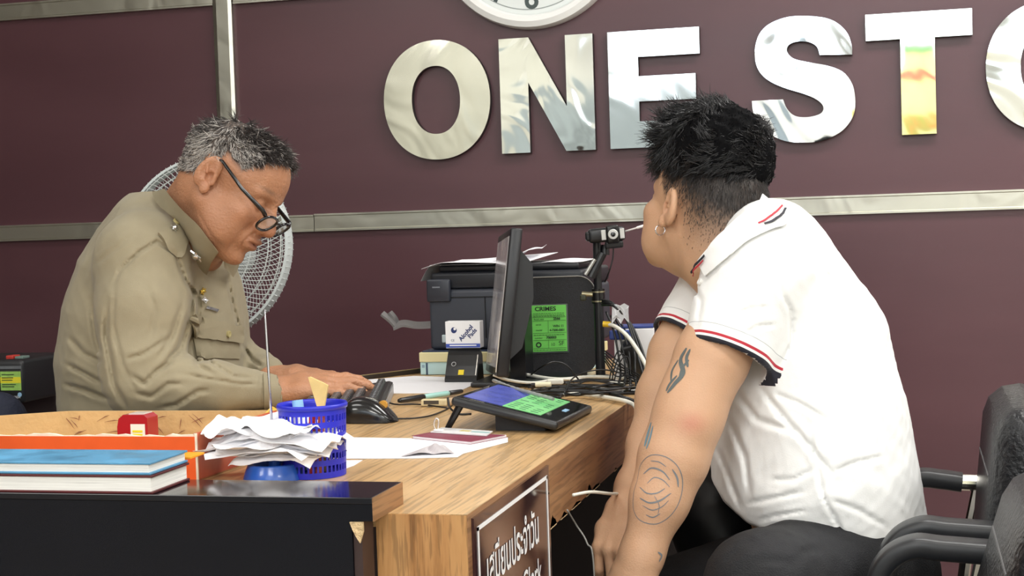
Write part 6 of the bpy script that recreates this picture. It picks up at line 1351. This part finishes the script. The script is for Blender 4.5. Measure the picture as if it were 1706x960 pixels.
# a tousled mass of hair above the fade, covered with locks
hb_ = Field().ell((.028, 0, .098), (.083, .080, .076)).ell((-.016, 0, .098), (.070, .080, .080), k=.04).ell((-.034, 0, .062), (.048, .066, .050), k=.03)
hb_.plane((.0, 0, .056), (-.16, 0, -1), k=.03)
_rp = ripple(61, -.0055, 52)
hb_.disp(lambda P: _rp(P)*np.clip((P[:, 2]-.05)/.04, 0, 1))
hbc = placed(hb_, HP2, HM2, .96)
Vm, Fm = polygonize(hbc, [HP2[0]-.16, HP2[1]-.02, 2.2], [HP2[0]+.16, HP2[1]+.21, 2.56], .0034); hlm = ((Vm-HP2)@HM2)/.96
hair = fast_mesh('hair', c2w(Vm), Fm, mat('hair_mass', (9, 9, 11), .9, spec=.1), per2)
hfc_cur = hbc
def flT2(q, rng):
    f = np.stack([.55+.6*np.sin(q[:, 1]*45+q[:, 0]*30), .7*np.sin(q[:, 0]*45+q[:, 2]*25+2)+np.sign(q[:, 1])*.15, -.15+.45*np.sin(q[:, 0]*60+q[:, 1]*40)], 1)
    f[:, 0] += np.clip((q[:, 0]-.03)*14, 0, .8); f[:, 2] -= 1.3*np.clip((.115-q[:, 2])/.05, 0, 1); return (f/np.linalg.norm(f, axis=1, keepdims=True))@HM2.T
hair_patch('hair_locks', Vm, Fm, hlm, (hlm[:, 2] > .05).astype(float), 15000, 41, hair, lambda q, rng: (.020+.014*np.clip((q[:, 0]+.02)/.08, 0, 1))*(.6+.6*rng.rand(len(q))), colK, flT2, r0=.00060, seg=5, curl=.5, lift=0, lay=.90, clump=700, cl_amp=.24)
hfc_cur = hfc2
def flS(q, rng): f = np.stack([-.35+0*q[:, 0], 0*q[:, 0], -.9+0*q[:, 0]], 1); return (f/np.linalg.norm(f, axis=1, keepdims=True))@HM2.T
def colS(q, rng): return lin((42, 36, 34))*(.7+.6*rng.rand(len(q))[:, None])
hair_patch('hair', V2, F2, hl2, regs**2.4, 15000, 43, per2, lambda q, rng: (.0030+.007*np.clip((q[:, 2]+.01)/.06, 0, 1))*(.6+.6*rng.rand(len(q))), colS, flS, r0=.0003, seg=2, curl=.2, lay=.72)
# earring
ep = HP2+HM2@np.array([.006, .080*1, -.031])*.96; ew = c2w(ep[None])[0]; P_ = [c2w((ep+np.array([.0075*math.sin(q), -.006+.0075*math.cos(q), .0035*math.sin(q)]))[None])[0] for q in np.linspace(0, 2*math.pi, 25)]
er = MB().tube(P_, .0011, 8, cap=False).build('hoop_earring', mat('earring_silver', (225, 225, 230), .12, metal=1), per2, True)
# tattoos (plain line motif)
M_tat = mat('tattoo_ink', (122, 126, 130), .55); M_tat2 = mat('tattoo_dark', (92, 100, 100), .55)
m = MB(); dz = 1.9
oval = [(1062+0, 800), (1068, 774), (1084, 759), (1108, 761), (1128, 776), (1137, 800), (1133, 832), (1118, 858), (1094, 873), (1068, 868), (1056, 850), (1056, 822), (1062, 800)]
drawn(m, aN, oval, dz, .0013)
for L, w_ in [([(1072, 790), (1086, 780), (1104, 786), (1116, 800)], .0022), ([(1078, 806), (1090, 796), (1104, 800), (1116, 812)], .0014), ([(1066, 812), (1078, 822), (1094, 822), (1108, 814)], .0018), ([(1066, 830), (1082, 838), (1100, 834), (1118, 822)], .0024), ([(1070, 842), (1086, 850), (1102, 845), (1114, 834)], .0013), ([(1076, 858), (1088, 862), (1100, 856)], .0016), ([(1120, 782), (1128, 796), (1130, 812)], .0026), ([(1084, 768), (1098, 770), (1110, 778)], .0014), ([(1090, 826), (1098, 842), (1096, 858)], .0010)]: drawn(m, aN, L, dz, w_)
m.build('forearm_tattoo', M_tat, per2)
m = MB()
for L, w_ in [([(1144, 580), (1134, 600), (1138, 622), (1124, 640), (1112, 655)], .007), ([(1150, 582), (1144, 596), (1146, 612)], .005), ([(1130, 600), (1120, 618), (1118, 636)], .004), ([(1148, 600), (1138, 612), (1132, 628)], .004), ([(1128, 626), (1116, 640), (1110, 652)], .0045)]: drawn(m, aN, L, dz, w_)
m.build('upper_arm_tattoo', M_tat2, per2)
m = MB()
for L, w_ in [([(1085, 704), (1080, 722), (1074, 744)], .006), ([(1088, 710), (1083, 730), (1077, 748)], .004)]: drawn(m, aN, L, dz, w_)
m.build('elbow_tattoo', mat('tattoo_blue', (112, 138, 150), .55), per2)
m = MB(); drawn(m, aN, [(1096, 920), (1102, 926), (1098, 936)], dz, .003); m.build('wrist_tattoo', M_tat, per2)
# dark bag on the lap
t = thing('black_bag', 'black soft bag with a small brass ring between the person in white and the desk', 'bag', c2w(cm(1195, 900, 2.42)[None])[0])
bf_ = Field().path([cm(1168, 760, 2.50), cm(1190, 860, 2.46), cm(1215, 960, 2.44)], [.045, .068, .075], k=.03); bf_.disp(ripple(51, -.003, 20))
Vb, Fb = polygonize(bf_, [.18, -.62, 2.3], [.50, -.16, 2.62], .007); fast_mesh('bag_body', c2w(Vb)-wloc(t)*0, Fb, mat('bag_black', (16, 17, 20), .45, var=.2, scale=20), t)
q = trace(bf_, np.array([1190.]), np.array([912.]), 2.1)[0]; MB().tube([c2w((q+np.array([.004*math.cos(a), .009*math.sin(a), -.003]))[None])[0] for a in np.linspace(0, 6.283, 20)], .0014, 8, cap=False).build('brass_ring', mat('brass', (190, 160, 90), .25, metal=1), t, True)
